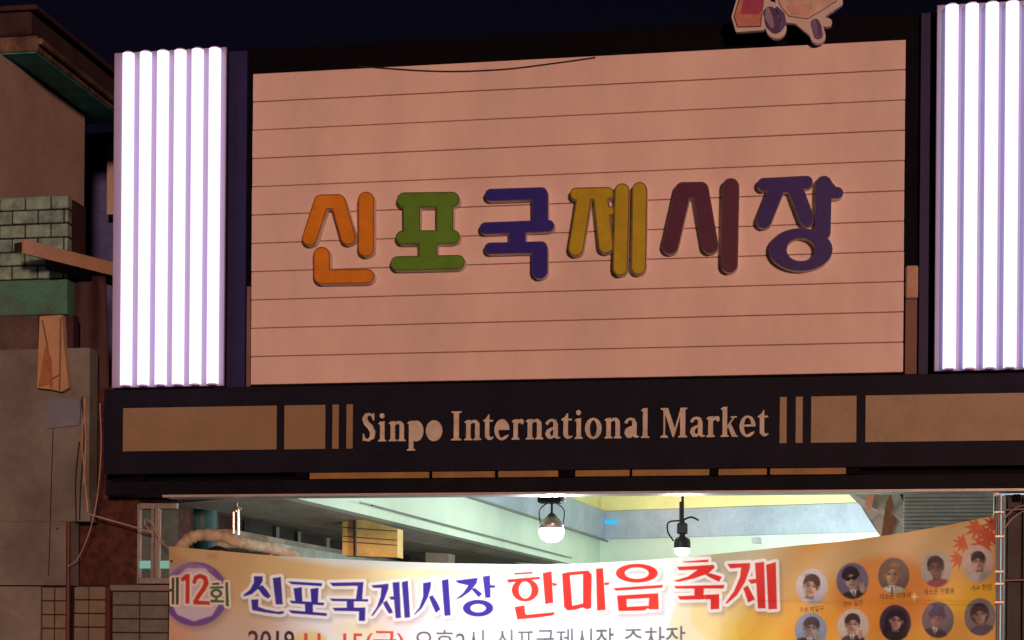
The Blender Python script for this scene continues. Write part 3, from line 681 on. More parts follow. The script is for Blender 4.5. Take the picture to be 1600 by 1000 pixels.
# maple leaves
def leaf(cx, cy, r, rot, c):
    pts = []
    for k_ in range(7):
        a = rot + (k_ - 3) * 0.62; rr_ = r * (1.0 - 0.07 * abs(k_ - 3))
        pts.append((cx + math.cos(a) * rr_, cy + math.sin(a) * rr_))
        if k_ < 6: pts.append((cx + math.cos(a + .31) * r * .42, cy + math.sin(a + .31) * r * .42))
    pts.append((cx - math.cos(rot) * r * .25, cy - math.sin(rot) * r * .25))
    fill(poly(*pts), c, .7)
leaf(1528, 824, 24, 2.6, (206, 96, 56)); leaf(1546, 835, 26, 2.2, (196, 78, 44)); leaf(1506, 848, 20, 2.8, (216, 96, 52)); leaf(1536, 850, 22, 1.9, (204, 84, 48)); leaf(1500, 872, 20, 2.2, (212, 100, 54)); leaf(1553, 818, 20, 3.0, (184, 70, 42))
# emblem
em = (303, 928)
def ngon(cx, cy, r, n, rot=.2): return poly(*[(cx + r * math.cos(rot + 2 * math.pi * i / n), cy + r * math.sin(rot + 2 * math.pi * i / n)) for i in range(n)])
fill(ell(em[0] + 3, em[1] + 5, 52, 50), (96, 70, 110), 7, .35)
fill(ell(em[0], em[1], 51, 50), (122, 84, 150), .8)
fill(poly((262, 878), (300, 878), (330, 890), (310, 893), (280, 893), (262, 905)), (190, 160, 190), 4, .6)
fill(ngon(em[0], em[1], 43, 9), (214, 186, 196), .8)
halo = (240, 214, 196)
def z3(*p): return [(260 + a / 5.0, 840 + b / 5.0) for a, b in p]
txt = [(uni(poly(*z3((28, 315), (48, 310), (48, 520), (28, 520))), poly(*z3((62, 310), (84, 308), (84, 522), (62, 522))), poly(*z3((0, 400), (28, 398), (28, 420), (0, 420)))), (70, 72, 46)),
       (uni(poly(*z3((100, 318), (140, 285), (172, 283), (172, 515), (140, 515), (140, 330), (110, 345))), path(*[(260 + a / 5, 840 + b / 5, r) for a, b, r in ((210, 345, 3.2), (222, 312, 3.4), (255, 298, 3.4), (295, 315, 3.6), (305, 355, 3.8), (285, 400, 3.6), (245, 455, 3.4), (218, 500, 3.2))]), poly(*z3((205, 490), (330, 496), (335, 525), (205, 522)))), (206, 62, 48)),
       (uni(poly(*z3((350, 355), (405, 350), (405, 368), (350, 370))), poly(*z3((335, 383), (435, 378), (435, 396), (335, 398))), ring(260 + 382 / 5, 840 + 435 / 5, 9, 7.2, 4.6, 3.6), poly(*z3((372, 470), (392, 470), (392, 495), (372, 495))), poly(*z3((338, 485), (440, 490), (440, 506), (338, 506))), poly(*z3((450, 348), (470, 346), (472, 400), (478, 538), (455, 532), (452, 440)))), (66, 96, 62))]
for f_, c_ in txt: fill(off(f_, 3.6), halo, .8)
for f_, c_ in txt: fill(f_, c_, .6)
# two-colour headline
def zz3(s, ox, oy, k): return poly(*[(ox + a / k, oy + b / k) for a, b in s])
def grp(ox, oy, k, polys, extra=()): return uni(*[zz3(s, ox, oy, k) for s in polys], *extra)
A5 = (260, 840, 5.0); A4 = (560, 860, 5.333); A6 = (780, 860, 5.333); A7 = (1020, 840, 6.25)
blue = [
 grp(*A5, [((668, 300), (735, 300), (738, 335), (700, 400), (655, 440), (595, 458), (590, 445), (640, 405), (668, 350)), ((690, 385), (735, 370), (770, 410), (800, 455), (780, 475), (745, 455), (715, 415)), ((815, 315), (878, 305), (890, 520), (838, 520)), ((650, 485), (705, 480), (705, 540), (760, 560), (850, 578), (895, 572), (900, 590), (870, 598), (760, 585), (660, 565))]),
 grp(*A5, [((935, 340), (1205, 355), (1200, 378), (960, 362)), ((975, 395), (1040, 385), (1045, 505), (990, 505)), ((1110, 400), (1175, 390), (1170, 510), (1118, 510)), ((945, 490), (1220, 508), (1215, 528), (960, 512)), ((1065, 510), (1130, 515), (1130, 595), (1068, 595)), ((935, 565), (1240, 590), (1238, 612), (960, 590))]),
 grp(*A5, [((1265, 352), (1525, 345), (1520, 400), (1515, 490), (1465, 490), (1480, 375), (1290, 378)), ((1262, 475), (1560, 480), (1562, 498), (1285, 495)), ((1395, 490), (1450, 490), (1450, 560), (1395, 560)), ((1285, 548), (1540, 545), (1538, 650), (1490, 650), (1490, 575), (1300, 570))]),
 grp(*A4, [((90, 290), (235, 275), (232, 320), (190, 430), (110, 540), (90, 545), (140, 470), (170, 380), (175, 310), (110, 310)), ((190, 435), (220, 415), (265, 500), (268, 520), (238, 525), (205, 470)), ((240, 385), (285, 380), (285, 408), (255, 410)), ((268, 265), (325, 260), (335, 560), (292, 565)), ((345, 262), (395, 250), (410, 555), (365, 562))]),
 grp(*A4, [((520, 270), (590, 258), (585, 310), (560, 390), (510, 480), (455, 530), (440, 535), (490, 470), (520, 380)), ((570, 385), (600, 370), (640, 430), (668, 490), (630, 520), (600, 460)), ((680, 248), (738, 235), (755, 540), (702, 545))]),
 grp(*A4, [((795, 250), (985, 225), (975, 270), (920, 340), (850, 390), (790, 410), (860, 355), (905, 290), (820, 270)), ((930, 320), (960, 310), (1020, 360), (990, 390)), ((1025, 215), (1085, 205), (1090, 390), (1045, 395)), ((1085, 285), (1130, 290), (1125, 310), (1085, 310))], (ring(560 + 985 / 5.333, 860 + 480 / 5.333, 24, 13.2, 12.2, 6.6),))]
red = [
 grp(*A6, [((110, 185), (265, 175), (268, 190), (120, 200)), ((50, 240), (330, 215), (325, 238), (290, 240), (110, 262), (65, 268)), ((350, 185), (425, 170), (438, 435), (370, 445)), ((430, 265), (475, 275), (465, 290), (435, 295)), ((118, 470), (200, 455), (205, 520), (215, 535), (455, 512), (440, 540), (300, 560), (140, 575))], (ring(780 + 205 / 5.333, 860 + 328 / 5.333, 21, 18, 9.8, 13.4),)),
 uni(sub(zz3(((512, 190), (560, 178), (735, 165), (765, 200), (760, 480), (720, 490), (690, 475), (620, 495), (560, 500), (530, 470)), *A6), zz3(((580, 205), (690, 195), (690, 440), (600, 460)), *A6)), zz3(((800, 150), (860, 145), (880, 495), (808, 500)), *A6), zz3(((870, 265), (915, 265), (905, 285), (872, 290)), *A6)),
 uni(ring(780 + 1140 / 5.333, 860 + 187 / 5.333, 32.8, 14.8, 18.8, 9), zz3(((945, 312), (1360, 285), (1352, 310), (965, 335)), *A6), sub(zz3(((975, 375), (1320, 355), (1325, 490), (1245, 490), (1235, 480), (1205, 500), (990, 505), (985, 470)), *A6), zz3(((1055, 405), (1245, 395), (1240, 460), (1060, 470)), *A6))),
 grp(*A7, [((285, 230), (540, 210), (535, 235), (300, 240)), ((230, 282), (590, 262), (600, 290), (540, 345), (400, 395), (240, 430), (195, 420), (340, 375), (430, 310), (250, 315)), ((500, 350), (560, 345), (670, 380), (645, 430), (540, 380)), ((200, 470), (695, 460), (690, 495), (220, 495)), ((400, 490), (495, 490), (490, 565), (400, 565)), ((235, 570), (645, 550), (645, 695), (560, 700), (560, 600), (260, 605))]),
 grp(*A7, [((725, 255), (950, 245), (945, 300), (900, 430), (820, 560), (720, 645), (705, 640), (790, 520), (850, 380), (860, 290), (755, 300)), ((880, 490), (925, 465), (995, 600), (930, 635)), ((925, 410), (1010, 400), (1010, 440), (960, 450)), ((995, 245), (1085, 232), (1100, 690), (1025, 690)), ((1105, 262), (1200, 235), (1212, 695), (1128, 700))])]
head_all = uni(*blue, *red)
shift = lambda f, dx, dy: (lambda X, Y: f(X - dx, Y - dy))
HD = head_all(GX, GY)
over(np.clip(.5 - (shift(head_all, 3, 4)(GX, GY) - 5) / 10, 0, 1) * .42, (120, 104, 112))
over(np.clip(.5 - (HD - 5.0) / 1.2, 0, 1), (240, 228, 226))
BL = uni(*blue)(GX, GY); RD = uni(*red)(GX, GY)
over(np.clip(.5 - BL / 1.1, 0, 1), (58, 48, 146)); over(np.clip(.5 - RD / 1.1, 0, 1), (216, 50, 46))
# printed text lines from the built-in font
def text_print(body, x0, x1, ybase0, ybase1, hpx, c, bold=0.012):
    cu = bpy.data.curves.new('t', 'FONT'); cu.body = body; cu.size = 1; cu.offset = bold; cu.resolution_u = 3
    o = bpy.data.objects.new('t', cu); COL.objects.link(o)
    me = bpy.data.meshes.new_from_object(o.evaluated_get(bpy.context.evaluated_depsgraph_get()))
    bpy.data.objects.remove(o); bpy.data.curves.remove(cu)
    me.calc_loop_triangles(); V = np.array([v.co[:2] for v in me.vertices]); T = [tuple(q.vertices) for q in me.loop_triangles]; bpy.data.meshes.remove(me)
    if not len(V): return
    xmn, xmx = V[:, 0].min(), V[:, 0].max(); ym = V[:, 1].max(); yn = min(0.0, V[:, 1].min())
    U = x0 + (V[:, 0] - xmn) / (xmx - xmn) * (x1 - x0)
    Wy = ybase0 + (ybase1 - ybase0) * (U - x0) / (x1 - x0) - V[:, 1] / ym * hpx
    i0_ = max(int(x0 - BX0) - 2, 0); i1_ = min(int(x1 - BX0) + 3, NXB)
    sx = GX[:, i0_:i1_]; sy = GY[:, i0_:i1_]; cov = np.zeros(sx.shape)
    for ox, oy in ((-.25, -.25), (.25, -.25), (-.25, .25), (.25, .25)):
        h = np.zeros(sx.shape, bool)
        for a, b, c_ in T:
            ax, ay, bx_, by, cx_, cy = U[a], Wy[a], U[b], Wy[b], U[c_], Wy[c_]
            j0 = max(int(min(ax, bx_, cx_) - BX0 - i0_) - 1, 0); j1 = int(max(ax, bx_, cx_) - BX0 - i0_) + 3
            X = sx[:, j0:j1] + ox; Y = sy[:, j0:j1] + oy
            d1 = (X - bx_) * (ay - by) - (ax - bx_) * (Y - by); d2 = (X - cx_) * (by - cy) - (bx_ - cx_) * (Y - cy); d3 = (X - ax) * (cy - ay) - (cx_ - ax) * (Y - ay)
            h[:, j0:j1] |= ~(((d1 < 0) | (d2 < 0) | (d3 < 0)) & ((d1 > 0) | (d2 > 0) | (d3 > 0)))
        cov += h * .25
    full = np.zeros(GX.shape); full[:, i0_:i1_] = cov; over(full, c)
text_print('2019.', 386, 464, 1016, 1016.5, 31, (70, 40, 52))
text_print('11. 15(금)', 472, 628, 1016.5, 1017, 31, (214, 82, 70))
text_print('오후2시', 644, 754, 1017, 1016.5, 33, (92, 92, 104), .004)
text_print('신포국제시장', 774, 958, 1016.5, 1014, 33, (92, 100, 112), .004)
text_print('주차장', 974, 1070, 1014, 1011, 33, (92, 100, 112), .004)
# small oval portraits
por = [(1268.7, 916, 25, 28, (206, 190, 196), (196, 158, 142), (52, 40, 44), 'bare'), (1332.3, 907, 25, 28, (112, 102, 128), (176, 146, 136), (44, 34, 46), 'glasses'), (1397, 899, 24.5, 28, (112, 92, 88), (176, 140, 112), (120, 88, 66), 'big'), (1463.5, 889, 24.5, 28, (186, 172, 168), (120, 88, 78), (52, 40, 40), 'red'), (1528.3, 880, 24.5, 29, (208, 178, 170), (196, 150, 138), (44, 34, 34), 'bare'),
       (1266.8, 985, 25, 28, (140, 150, 178), (160, 140, 132), (62, 52, 62), 'suit'), (1333.3, 979, 25, 28, (206, 182, 170), (186, 146, 130), (36, 28, 36), 'suit'), (1399.3, 973, 24.5, 28, (64, 48, 74), (190, 146, 140), (40, 28, 44), 'long'), (1466.3, 968, 25, 28, (112, 96, 110), (150, 112, 106), (52, 34, 72), 'hat'), (1532.3, 963.5, 24.5, 29, (128, 116, 118), (168, 134, 116), (52, 38, 42), 'wave')]
PR = np.random.RandomState(11)
nz = PR.rand(NYB, NXB)
for _ in range(2): nz = (nz + np.roll(nz, 1, 0) + np.roll(nz, 1, 1) + np.roll(nz, -1, 0) + np.roll(nz, -1, 1)) / 5
nz = (nz - nz.mean()) / nz.std()
for cx, cy, rx, ry, bgc, skin, hair, kind in por:
    ov = ell(cx, cy, rx, ry); tl = PR.uniform(-.22, .22); sc = PR.uniform(.92, 1.12); ox, oy = cx + PR.uniform(-3, 3), cy - 2 + PR.uniform(-2, 2)
    ct, sn = math.cos(tl), math.sin(tl)
    def loc(f): return lambda X, Y: np.maximum(f(((X - ox) * ct + (Y - oy) * sn) / sc, (-(X - ox) * sn + (Y - oy) * ct) / sc) * sc, ov(X, Y))
    def ink(f, c, soft=1.0, al=1.0): fill(loc(f), c, soft, al)
    dk = lambda c, k: tuple(int(v * k) for v in c)
    fill(ov, bgc, .9); over(np.clip(.5 - ov(GX, GY) / 2, 0, 1) * sm(cy - 6, cy + 30, GY) * .35, dk(bgc, .6))
    top = {'red': (150, 54, 70), 'big': (206, 196, 176), 'bare': (198, 180, 178), 'wave': (74, 54, 92)}.get(kind, (46, 38, 48))
    if kind in ('long', 'big', 'wave'):
        ink(ell(0, -2, 15.5 if kind != 'long' else 18, 17.5), hair, 1.4)
        if kind == 'long': ink(poly((-18, -4), (18, -4), (21, 32), (-21, 32)), hair, 1.6)
    ink(ell(PR.uniform(-3, 3), 29, 21, 13), top, 1.2); ink(ell(9, 30, 12, 12), dk(top, .7), 3, .6)
    ink(poly((-5, 8), (5, 8), (6, 18), (-6, 18)), dk(skin, .66), 1.4)
    if kind in ('suit', 'glasses', 'hat', 'big'): ink(poly((-5, 15), (5, 15), (1, 28)), (204, 198, 200), 1.0); ink(C(0, 18, 1, 30, 1.1), (90, 50, 56), .9)
    fw_ = PR.uniform(9.6, 11.2); face = uni(ell(0, -2, fw_, 11.5), ell(0, 4.5, fw_ * .78, 10))
    ink(face, skin, .9)
    sd = 1 if PR.rand() > .5 else -1
    ink(lambda X, Y: np.maximum(ell(sd * 8, 2, 6.5, 14)(X, Y), face(X, Y)), dk(skin, .58), 5, .75)
    ink(ell(-sd * 4, 2, 3.5, 4), dk(skin, 1.16), 3.5, .6); ink(ell(0, -8, 6, 3), dk(skin, 1.12), 3, .5)
    hy = PR.uniform(-7.5, -5); part = PR.uniform(-6, 6)
    ink(lambda X, Y: np.maximum(ell(0, -5, fw_ + 2.2, 13)(X, Y), -np.minimum(ell(part * .3, hy + 12.5, fw_ * .96, 13)(X, Y), 9)), hair, 1.0)
    ink(ell(part, -14, 6, 2.5), dk(hair, 1.5), 3, .5)
    ink(ell(-fw_ - .2, 1, 1.6, 3), dk(skin, .8), .9); ink(ell(fw_ + .2, 1, 1.6, 3), dk(skin, .72), .9)
    for s_ in (-1, 1):
        ink(ell(s_ * 4.4, -.8, 3.4, 2.2), dk(skin, .62), 1.8, .6); ink(C(s_ * 4.4 - 1.5, -.8, s_ * 4.4 + 1.5, -.7, .8), (46, 32, 32), .7, .9)
        ink(C(s_ * 4.6 - 2.4, -3.8, s_ * 4.6 + 2, -4.4, .7), hair, .8, .7)
    ink(C(sd * .8, 0, sd * 1.3, 4, 1.0), dk(skin, .72), 1.1, .8); ink(ell(0, 4.6, 2.4, 1), dk(skin, .68), 1.0, .7)
    ink(C(-2.8, 8, 2.8, 8, .9 + PR.rand() * .6), (156, 86, 84), .8, .85); ink(ell(0, 10.6, 3, 1), dk(skin, .74), 1.1, .6)
    if kind == 'hat': ink(uni(poly((-10.5, -6), (10.5, -7), (8.5, -21), (-8, -22)), ell(0, -6.5, 15.5, 3)), (50, 44, 92), .9); ink(poly((2, -7), (10.5, -7), (8.5, -21), (4, -21)), (34, 28, 66), 2, .7)
    if kind == 'glasses': ink(uni(ell(-4.6, -.8, 4.2, 2.9), ell(4.6, -.8, 4.2, 2.9), C(-9.5, -2, 9.5, -2, .7)), (24, 20, 26), .6); ink(C(-6.5, -1.8, -3.5, -2, .6), (120, 112, 126), .8, .6)
    if kind in ('glasses', 'suit'): ink(uni(ell(13, 17, 4, 5.4), C(12, 14, 11, 8.5, 1.3), C(14.6, 14, 15, 8.8, 1.3)), dk(skin, .92), .9)
    msk = np.clip(.5 - ov(GX, GY) / 1.6, 0, 1)[..., None]
    img = img * (1 + msk * (nz[..., None] * .02))
img = np.clip(img, 0, 1)
for tx, x0, x1, y in (('가수 박일구', 1249, 1287, 957), ('가수 길진', 1317, 1348, 948), ('색소폰 이영식', 1374, 1423, 936), ('색소폰 진믈솔', 1444, 1492, 929), ('가수 현빈', 1518, 1550, 923)):
    text_print(tx, x0, x1, y, y - 3, 8.5, (112, 62, 32), .01)
star = lambda X, Y: np.sqrt(np.abs(X - 1429)) * 2.2 + np.sqrt(np.abs(Y - 932)) * 2.2 - 6.4
fill(star, (250, 226, 190), 1.2, .9)
# build the sheet
rgb = np.where(img <= .04045, img / 12.92, ((img + .055) / 1.055) ** 2.4)
uu = (GX - 800) / FPX; vv = (HY - GY) / FPX
dxv = fw.x + rt.x * uu + up.x * vv; dyv = fw.y + rt.y * uu + up.y * vv; dzv = fw.z + rt.z * uu + up.z * vv
tt = (YB + D) / dyv
WX, WZ = dxv * tt, EYE + dzv * tt
wav = 0.035 * np.sin(WX * 1.5 + .6) * tv[:, None] + 0.012 * np.sin(WX * 5.2 + WZ * 2.3) + 0.006 * np.sin(WX * 11 - WZ * 6) + 0.03 * np.sin((GX - BX0) / (BX1 - BX0) * math.pi)
crease = 0.006 * np.exp(-((GY - 932 - .02 * (GX - 1000)) / 3.0) ** 2) * (GX > 1100)
WYv = YB + 0.04 + wav + crease
co = np.stack([WX, WYv, WZ], -1).reshape(-1, 3)
o3 = np.array([co[:, 0].mean(), YB, co[:, 2].min()])
idx = np.arange(NYB * NXB).reshape(NYB, NXB)
quads = np.stack([idx[:-1, :-1], idx[1:, :-1], idx[1:, 1:], idx[:-1, 1:]], -1).reshape(-1, 4)
me = bpy.data.meshes.new('banner_cloth'); me.vertices.add(len(co)); me.vertices.foreach_set('co', (co - o3).ravel())
me.loops.add(quads.size); me.loops.foreach_set('vertex_index', quads.ravel().astype(np.int32))
me.polygons.add(len(quads)); me.polygons.foreach_set('loop_start', np.arange(0, quads.size, 4, dtype=np.int32)); me.polygons.foreach_set('use_smooth', np.ones(len(quads), bool))
me.update(calc_edges=True); me.validate()
at = me.color_attributes.new('print', 'FLOAT_COLOR', 'POINT')
at.data.foreach_set('color', np.concatenate([rgb.reshape(-1, 3), np.ones((len(co), 1))], 1).astype(np.float32).ravel())
bm_ = bpy.data.materials.new('printed_banner_cloth'); bm_.use_nodes = True; n = bm_.node_tree.nodes; n.clear(); L = bm_.node_tree.links
ca = n.new('ShaderNodeVertexColor'); ca.layer_name = 'print'
df = n.new('ShaderNodeBsdfDiffuse'); tr = n.new('ShaderNodeBsdfTranslucent'); mx = n.new('ShaderNodeMixShader'); mx.inputs[0].default_value = 0.58
gl = n.new('ShaderNodeBsdfGlossy'); gl.inputs['Roughness'].default_value = .45; mx2 = n.new('ShaderNodeMixShader'); mx2.inputs[0].default_value = .03
oo = n.new('ShaderNodeOutputMaterial')
for k_ in (df, tr): L.new(ca.outputs[0], k_.inputs[0])
L.new(df.outputs[0], mx.inputs[1]); L.new(tr.outputs[0], mx.inputs[2]); L.new(mx.outputs[0], mx2.inputs[1]); L.new(gl.outputs[0], mx2.inputs[2]); L.new(mx2.outputs[0], oo.inputs[0])
me.materials.append(bm_)
ban = thing('festival_banner', o3, 'printed festival banner with blue and red Korean headline and oval portraits', 'banner')
sh = bpy.data.objects.new('cloth', me); COL.objects.link(sh); sh.parent = ban; ORG[sh.name] = Vector(o3)
for px_, py_, ex, ey in ((263, 856, 250, 846), (1555, 808, 1562, 801), (1555, 945, 1563, 944)):
    MB().tube([P(px_, py_, YB + .03), P(ex, ey, YB + .06)], 0.006, 6).build('tie_cord', M['palewire'], ban)
for px_, py_ in ((268, 877), (1551, 815)):
    MB().lathe(P(px_, py_, YB + .02), [(0.012, 0.0), (0.012, 0.004)], 10, 'y').build('eyelet', M['dark_steel'], ban)
# pole at the right end of the banner
t = thing('banner_pole', (P(1562, 900, .1).x, 0.1, 0), 'thin steel pole at the right end of the banner', 'pole')
MB().tube([(P(1559, 900, .1).x, 0.1, 0), (P(1559, 900, .1).x, 0.1, P(1559, 774, .1).z)], 0.018, 10).build('tube', M['mull'], t)
MB().tube([(P(1567, 900, .1).x, 0.13, 0), (P(1567, 900, .1).x, 0.13, P(1567, 774, .1).z)], 0.009, 8).build('rod', M['steel'], t)
for y_ in (800, 838, 893, 912, 941):
    MB().box(P(1554, y_, .06).x, P(1569, y_, .06).x, .06, .16, P(1560, y_ + 2, .06).z, P(1560, y_ - 2, .06).z, .003).build('clamp', M['steel'], t)

# ------------------------------------------------------------------ right edge: dark shop side with wires
t = thing('dark_shop_front', (P(1640, 900, .35).x, .35, 0), 'dark shop front beyond the pole at the right edge', 'shop')
MB().box(P(1570, 900, .35).x, P(1572, 900, .35).x + 2.5, .35, .6, 0, zlb - .03).build('wall', mat('dark_green_boards', (52, 58, 56), .6, .3, 6, .2, 30, rgb2=(30, 32, 32)), t)
for i in range(4):
    xx = P(1574, 900, .35).x + i * .12
    MB().box(xx, xx + .105, .325, .348, 0, zlb - .05, .004).build('board', mat('dark_board_%d' % i, (54 - i * 4, 60 - i * 3, 58), .6, .25, 7, .1, 30), t)
MB().box(P(1582, 900, .3).x, P(1594, 900, .3).x, .3, .34, P(1588, 784, .3).z, P(1588, 772, .3).z, .004).build('bracket', M['black'], t)
for pts in ([(1568, 812), (1576, 803), (1590, 792), (1612, 788)], [(1568, 829), (1580, 812), (1596, 800), (1612, 794)], [(1568, 797), (1590, 796), (1612, 794)], [(1569, 907), (1612, 906)]):
    MB().tube(smoothpath([P(a, b, .2) for a, b in pts], 5), 0.006, 6).build('slack_wire', M['palewire'], label='slack pale wire at height %s beside the right pole' % {812: 'of the upper bend', 829: 'of the lower bend', 797: 'of the straight run', 907: 'of the banner middle'}[pts[0][1]], cat='wire', group='slack wires beside the pole')

# ------------------------------------------------------------------ left: old house with eave
hs = thing('old_house', (-7.6, 0.8, 0), 'old peach-walled house with teal eave soffit behind the brick pier', 'house')
HX = -7.5
w1 = PX(132, 240, HX); zw = PX(132, 180, HX).z
MB().box(HX - 3, HX, -1.2, w1.y, 0, zw).build('wall', M['pink_wall'], hs)
_a = ray(131, 177); _b = ray(131, 138); ex = HX * (_a.z / _a.x) / (_b.z / _b.x)
pe = PX(58, 91, ex)      # near corner of the eave
zse = PX(100, 118, ex).z
MB().box(HX - 3, ex - .02, pe.y + .02, w1.y + .35, zw + .022, zw + .03).build('soffit', M['teal'], hs)
zf1 = PX(90, 88, ex).z
ev = MB().box(HX - 3, ex, pe.y, w1.y + .4, zw + .031, zw + .031 + .15, .012).build('eave_fascia', M['fasc_grey'], hs)
MB().box(HX - 3, ex - .05, pe.y - .03, w1.y + .5, zw + .183, zw + .40, .02).build('roof_edge', M['roof_dark'], hs)
MB().box(HX - 3, ex + .02, pe.y - .06, w1.y + .5, zw + .402, zw + .45, .01).build('coping', M['roof_dark'], hs)
MB().tube([(ex + .03, pe.y, zw + .12), (ex + .03, w1.y + .35, zw + .10)], .03, 8).build('gutter', M['fasc_grey'], hs)
# farther dark house between old house and gate
fh = thing('dark_back_house', (P(170, 700, 4).x, 5, 0), 'dark house in the night gap left of the tube panel', 'house')
MB().box(P(60, 400, 4).x, P(240, 400, 4).x, 4, 6, 0, P(150, 232, 4).z).build('wall', M['night_block'], fh)
for i, yy in enumerate((228, 220, 212)):
    MB().box(P(120, 300, 3.9).x, P(245, 300, 3.9).x, 3.85 - .05 * (2 - i), 6.1, P(150, yy + 4, 3.9).z, P(150, yy - 3, 3.9).z, .01).build('roof_course', M['night_block'], fh)
MB().box(P(167, 300, 3.7).x, P(180, 300, 3.7).x, 3.7, 3.99, P(170, 335, 3.7).z, P(170, 224, 3.7).z).build('corner_pilaster', M['pink_wall'], fh)
# brick pier
bp = thing('brick_pier', (P(50, 480, .3).x, .4, 0), 'painted pale brick pier with green lower half beside the gate', 'pier')
YP = .30
xr = P(105, 390, YP).x; xl = P(-60, 390, YP).x
ztb = P(60, 307, YP).z; zmb = P(60, 437, YP).z; zgb = P(60, 492, YP).z
MB().box(xl, xr - .004, YP + .016, YP + .40, zmb, ztb - .01).build('core', M['mortar'], bp)
MB().box(xr - .0038, xr - .001, YP + .02, YP + .40, zmb, ztb - .04).build('side_render', M['pier_side'], bp)
MB().box(xl, xr + .004, YP - .004, YP + .41, zgb, zmb - .002, .006).build('green_base', M['pier_teal'], bp)
rows = 6; hr = (ztb - zmb) / rows; bl = (P(40, 380, YP).x - P(0, 380, YP).x)
for r in range(rows):
    x = xl - (bl * .5 if r % 2 else 0)
    while x < xr - .02:
        a = max(x, xl); b = min(x + bl - .014, xr)
        if b - a > .03:
            dy = random.uniform(-.004, .004)
            MB().box(a, b, YP + dy, YP + .10, zmb + r * hr + .012 + random.uniform(-.002, .002), zmb + (r + 1) * hr - random.uniform(0, .004), .006).build('brick', M['brick'], bp)
        x += bl
# canopy board jutting out
cn = thing('canopy_slab', P(100, 410, .2), 'tan edged canopy slab jutting out in front of the brick pier', 'canopy')
pa_, pb_ = P(38, 372, -.32), P(182, 413, .70)
zc1 = (pa_.z + pb_.z) / 2; zc0 = zc1 - 0.125
dv = Vector((pb_.x - pa_.x, pb_.y - pa_.y, 0)).normalized(); nv = Vector((-dv.y, dv.x, 0))
q = [Vector((pa_.x, pa_.y, zc0)), Vector((pb_.x, pb_.y, zc0)), Vector((pb_.x, pb_.y, zc1)), Vector((pa_.x, pa_.y, zc1))]
MB().prism(q, nv * .03).build('edge_board', M['tan'], cn)
u = nv * .032
q = [Vector((pa_.x, pa_.y, zc0 + .03)) + u, Vector((pb_.x, pb_.y, zc0 + .03)) + u, Vector((pb_.x, pb_.y, zc1 - .02)) + u, Vector((pa_.x, pa_.y, zc1 - .02)) + u]
MB().prism(q, nv * .10).build('slab', M['shopdark'], cn)
MB().prism([v + Vector((0, 0, -.02)) for v in (q[0] + dv * .3, q[1], q[1] + nv * .03 + Vector((0, 0, .02)), q[0] + dv * .3 + nv * .03 + Vector((0, 0, .02)))], Vector((0, 0, -.10))).build('shade_strip', M['black'], cn)  # black strip standing in for the shadow beneath the canopy
# tarpaulin hanging behind
tv_, tf_ = [], []
NXT, NZT = 14, 16
for j in range(NZT + 1):
    for i in range(NXT + 1):
        xx = 99 + 66 * i / NXT; yy = 432 + 192 * j / NZT
        xx += (2 if j else 0) + (8 * (j / NZT) if i == 0 else 0) * (1 - i / NXT)
        p = P(xx, yy, .45); p.y += .014 * math.sin(i * .9 + j * .12) + .012 * math.sin(i * .4 - j * .3) + random.uniform(-.004, .004) + .03 * j / NZT
        tv_.append(p)
for j in range(NZT):
    for i in range(NXT):
        a = j * (NXT + 1) + i; tf_.append((a, a + NXT + 1, a + NXT + 2, a + 1))
tp = mk('tarpaulin', tv_, tf_, M['tarp'], smooth=True, label='dark red tarpaulin hanging in folds left of the gate', cat='tarpaulin')
so_ = tp.modifiers.new('thickness', 'SOLIDIFY'); so_.thickness = .01
# stucco wall at lower left
sw = thing('stucco_wall', (P(40, 900, .1).x, .2, 0), 'grey tan stucco shop wall at the lower left edge', 'wall')
zst = P(60, 492, .1).z; ztile = P(60, 916, .1).z
MB().box(P(-160, 700, .1).x, P(139, 720, .1).x, .10, .28, P(60, 815, .1).z, P(60, 545, .1).z, .004).build('wall_face', M['stucco'], sw)
MB().box(P(-160, 700, .1).x, P(110, 860, .1).x, .10, .28, ztile + .01, P(60, 815, .1).z - .001).build('wall_face', M['stucco'], sw)
MB().box(P(-160, 700, .1).x, P(58, 520, .1).x, .12, .28, P(60, 545, .1).z + .001, zst).build('dark_lintel_band', M['stucco_dark'], sw)
MB().box(P(58, 520, .1).x + .001, P(110, 520, .1).x, .16, .28, P(60, 545, .1).z + .001, zst).build('corner_block', M['tarp'], sw)
MB().tube([P(84, 640, .094), P(80, 760, .094), P(76, 900, .094)], .004, 5).build('crack_cable', M['wire'], sw)
MB().lathe(P(90, 826, .098), [(.008, -.01), (.008, 0)], 8, 'y').build('bolt', M['wire'], sw)
t = thing('paper_sack', P(80, 610, .03), 'torn tan paper covered box fixed over the stucco wall', 'box')
pk = [(62, 494), (97, 492), (100, 540), (107, 606), (96, 612), (78, 608), (58, 606), (60, 545)]
MB().prism([P(a, b, .02) for a, b in pk], (0, .075, 0)).build('body', M['tan'], t)
for pts in ([(66, 500), (74, 540), (79, 580), (80, 606)], [(64, 602), (78, 594), (92, 586)], [(95, 496), (94, 560), (93, 610)]):
    MB().tube([P(a, b, .018) for a, b in pts], .007, 5).build('crease', M['brown'], t)
fl = [(70, 540), (80, 560), (82, 600), (60, 604)]
MB().prism([P(a, b, .012) for a, b in fl], (0, .006, 0)).build('torn_flap', mat('tan_flap', (160, 112, 74), .8, .15, 8), t)
t = thing('grey_board', P(105, 668, .07), 'small grey board fixed to the stucco below the torn box', 'board')
MB().prism([P(a, b, .07) for a, b in ((76, 621), (126, 624), (124, 664), (72, 670))], (0, .028, 0)).build('panel', M['greyboard'], t)
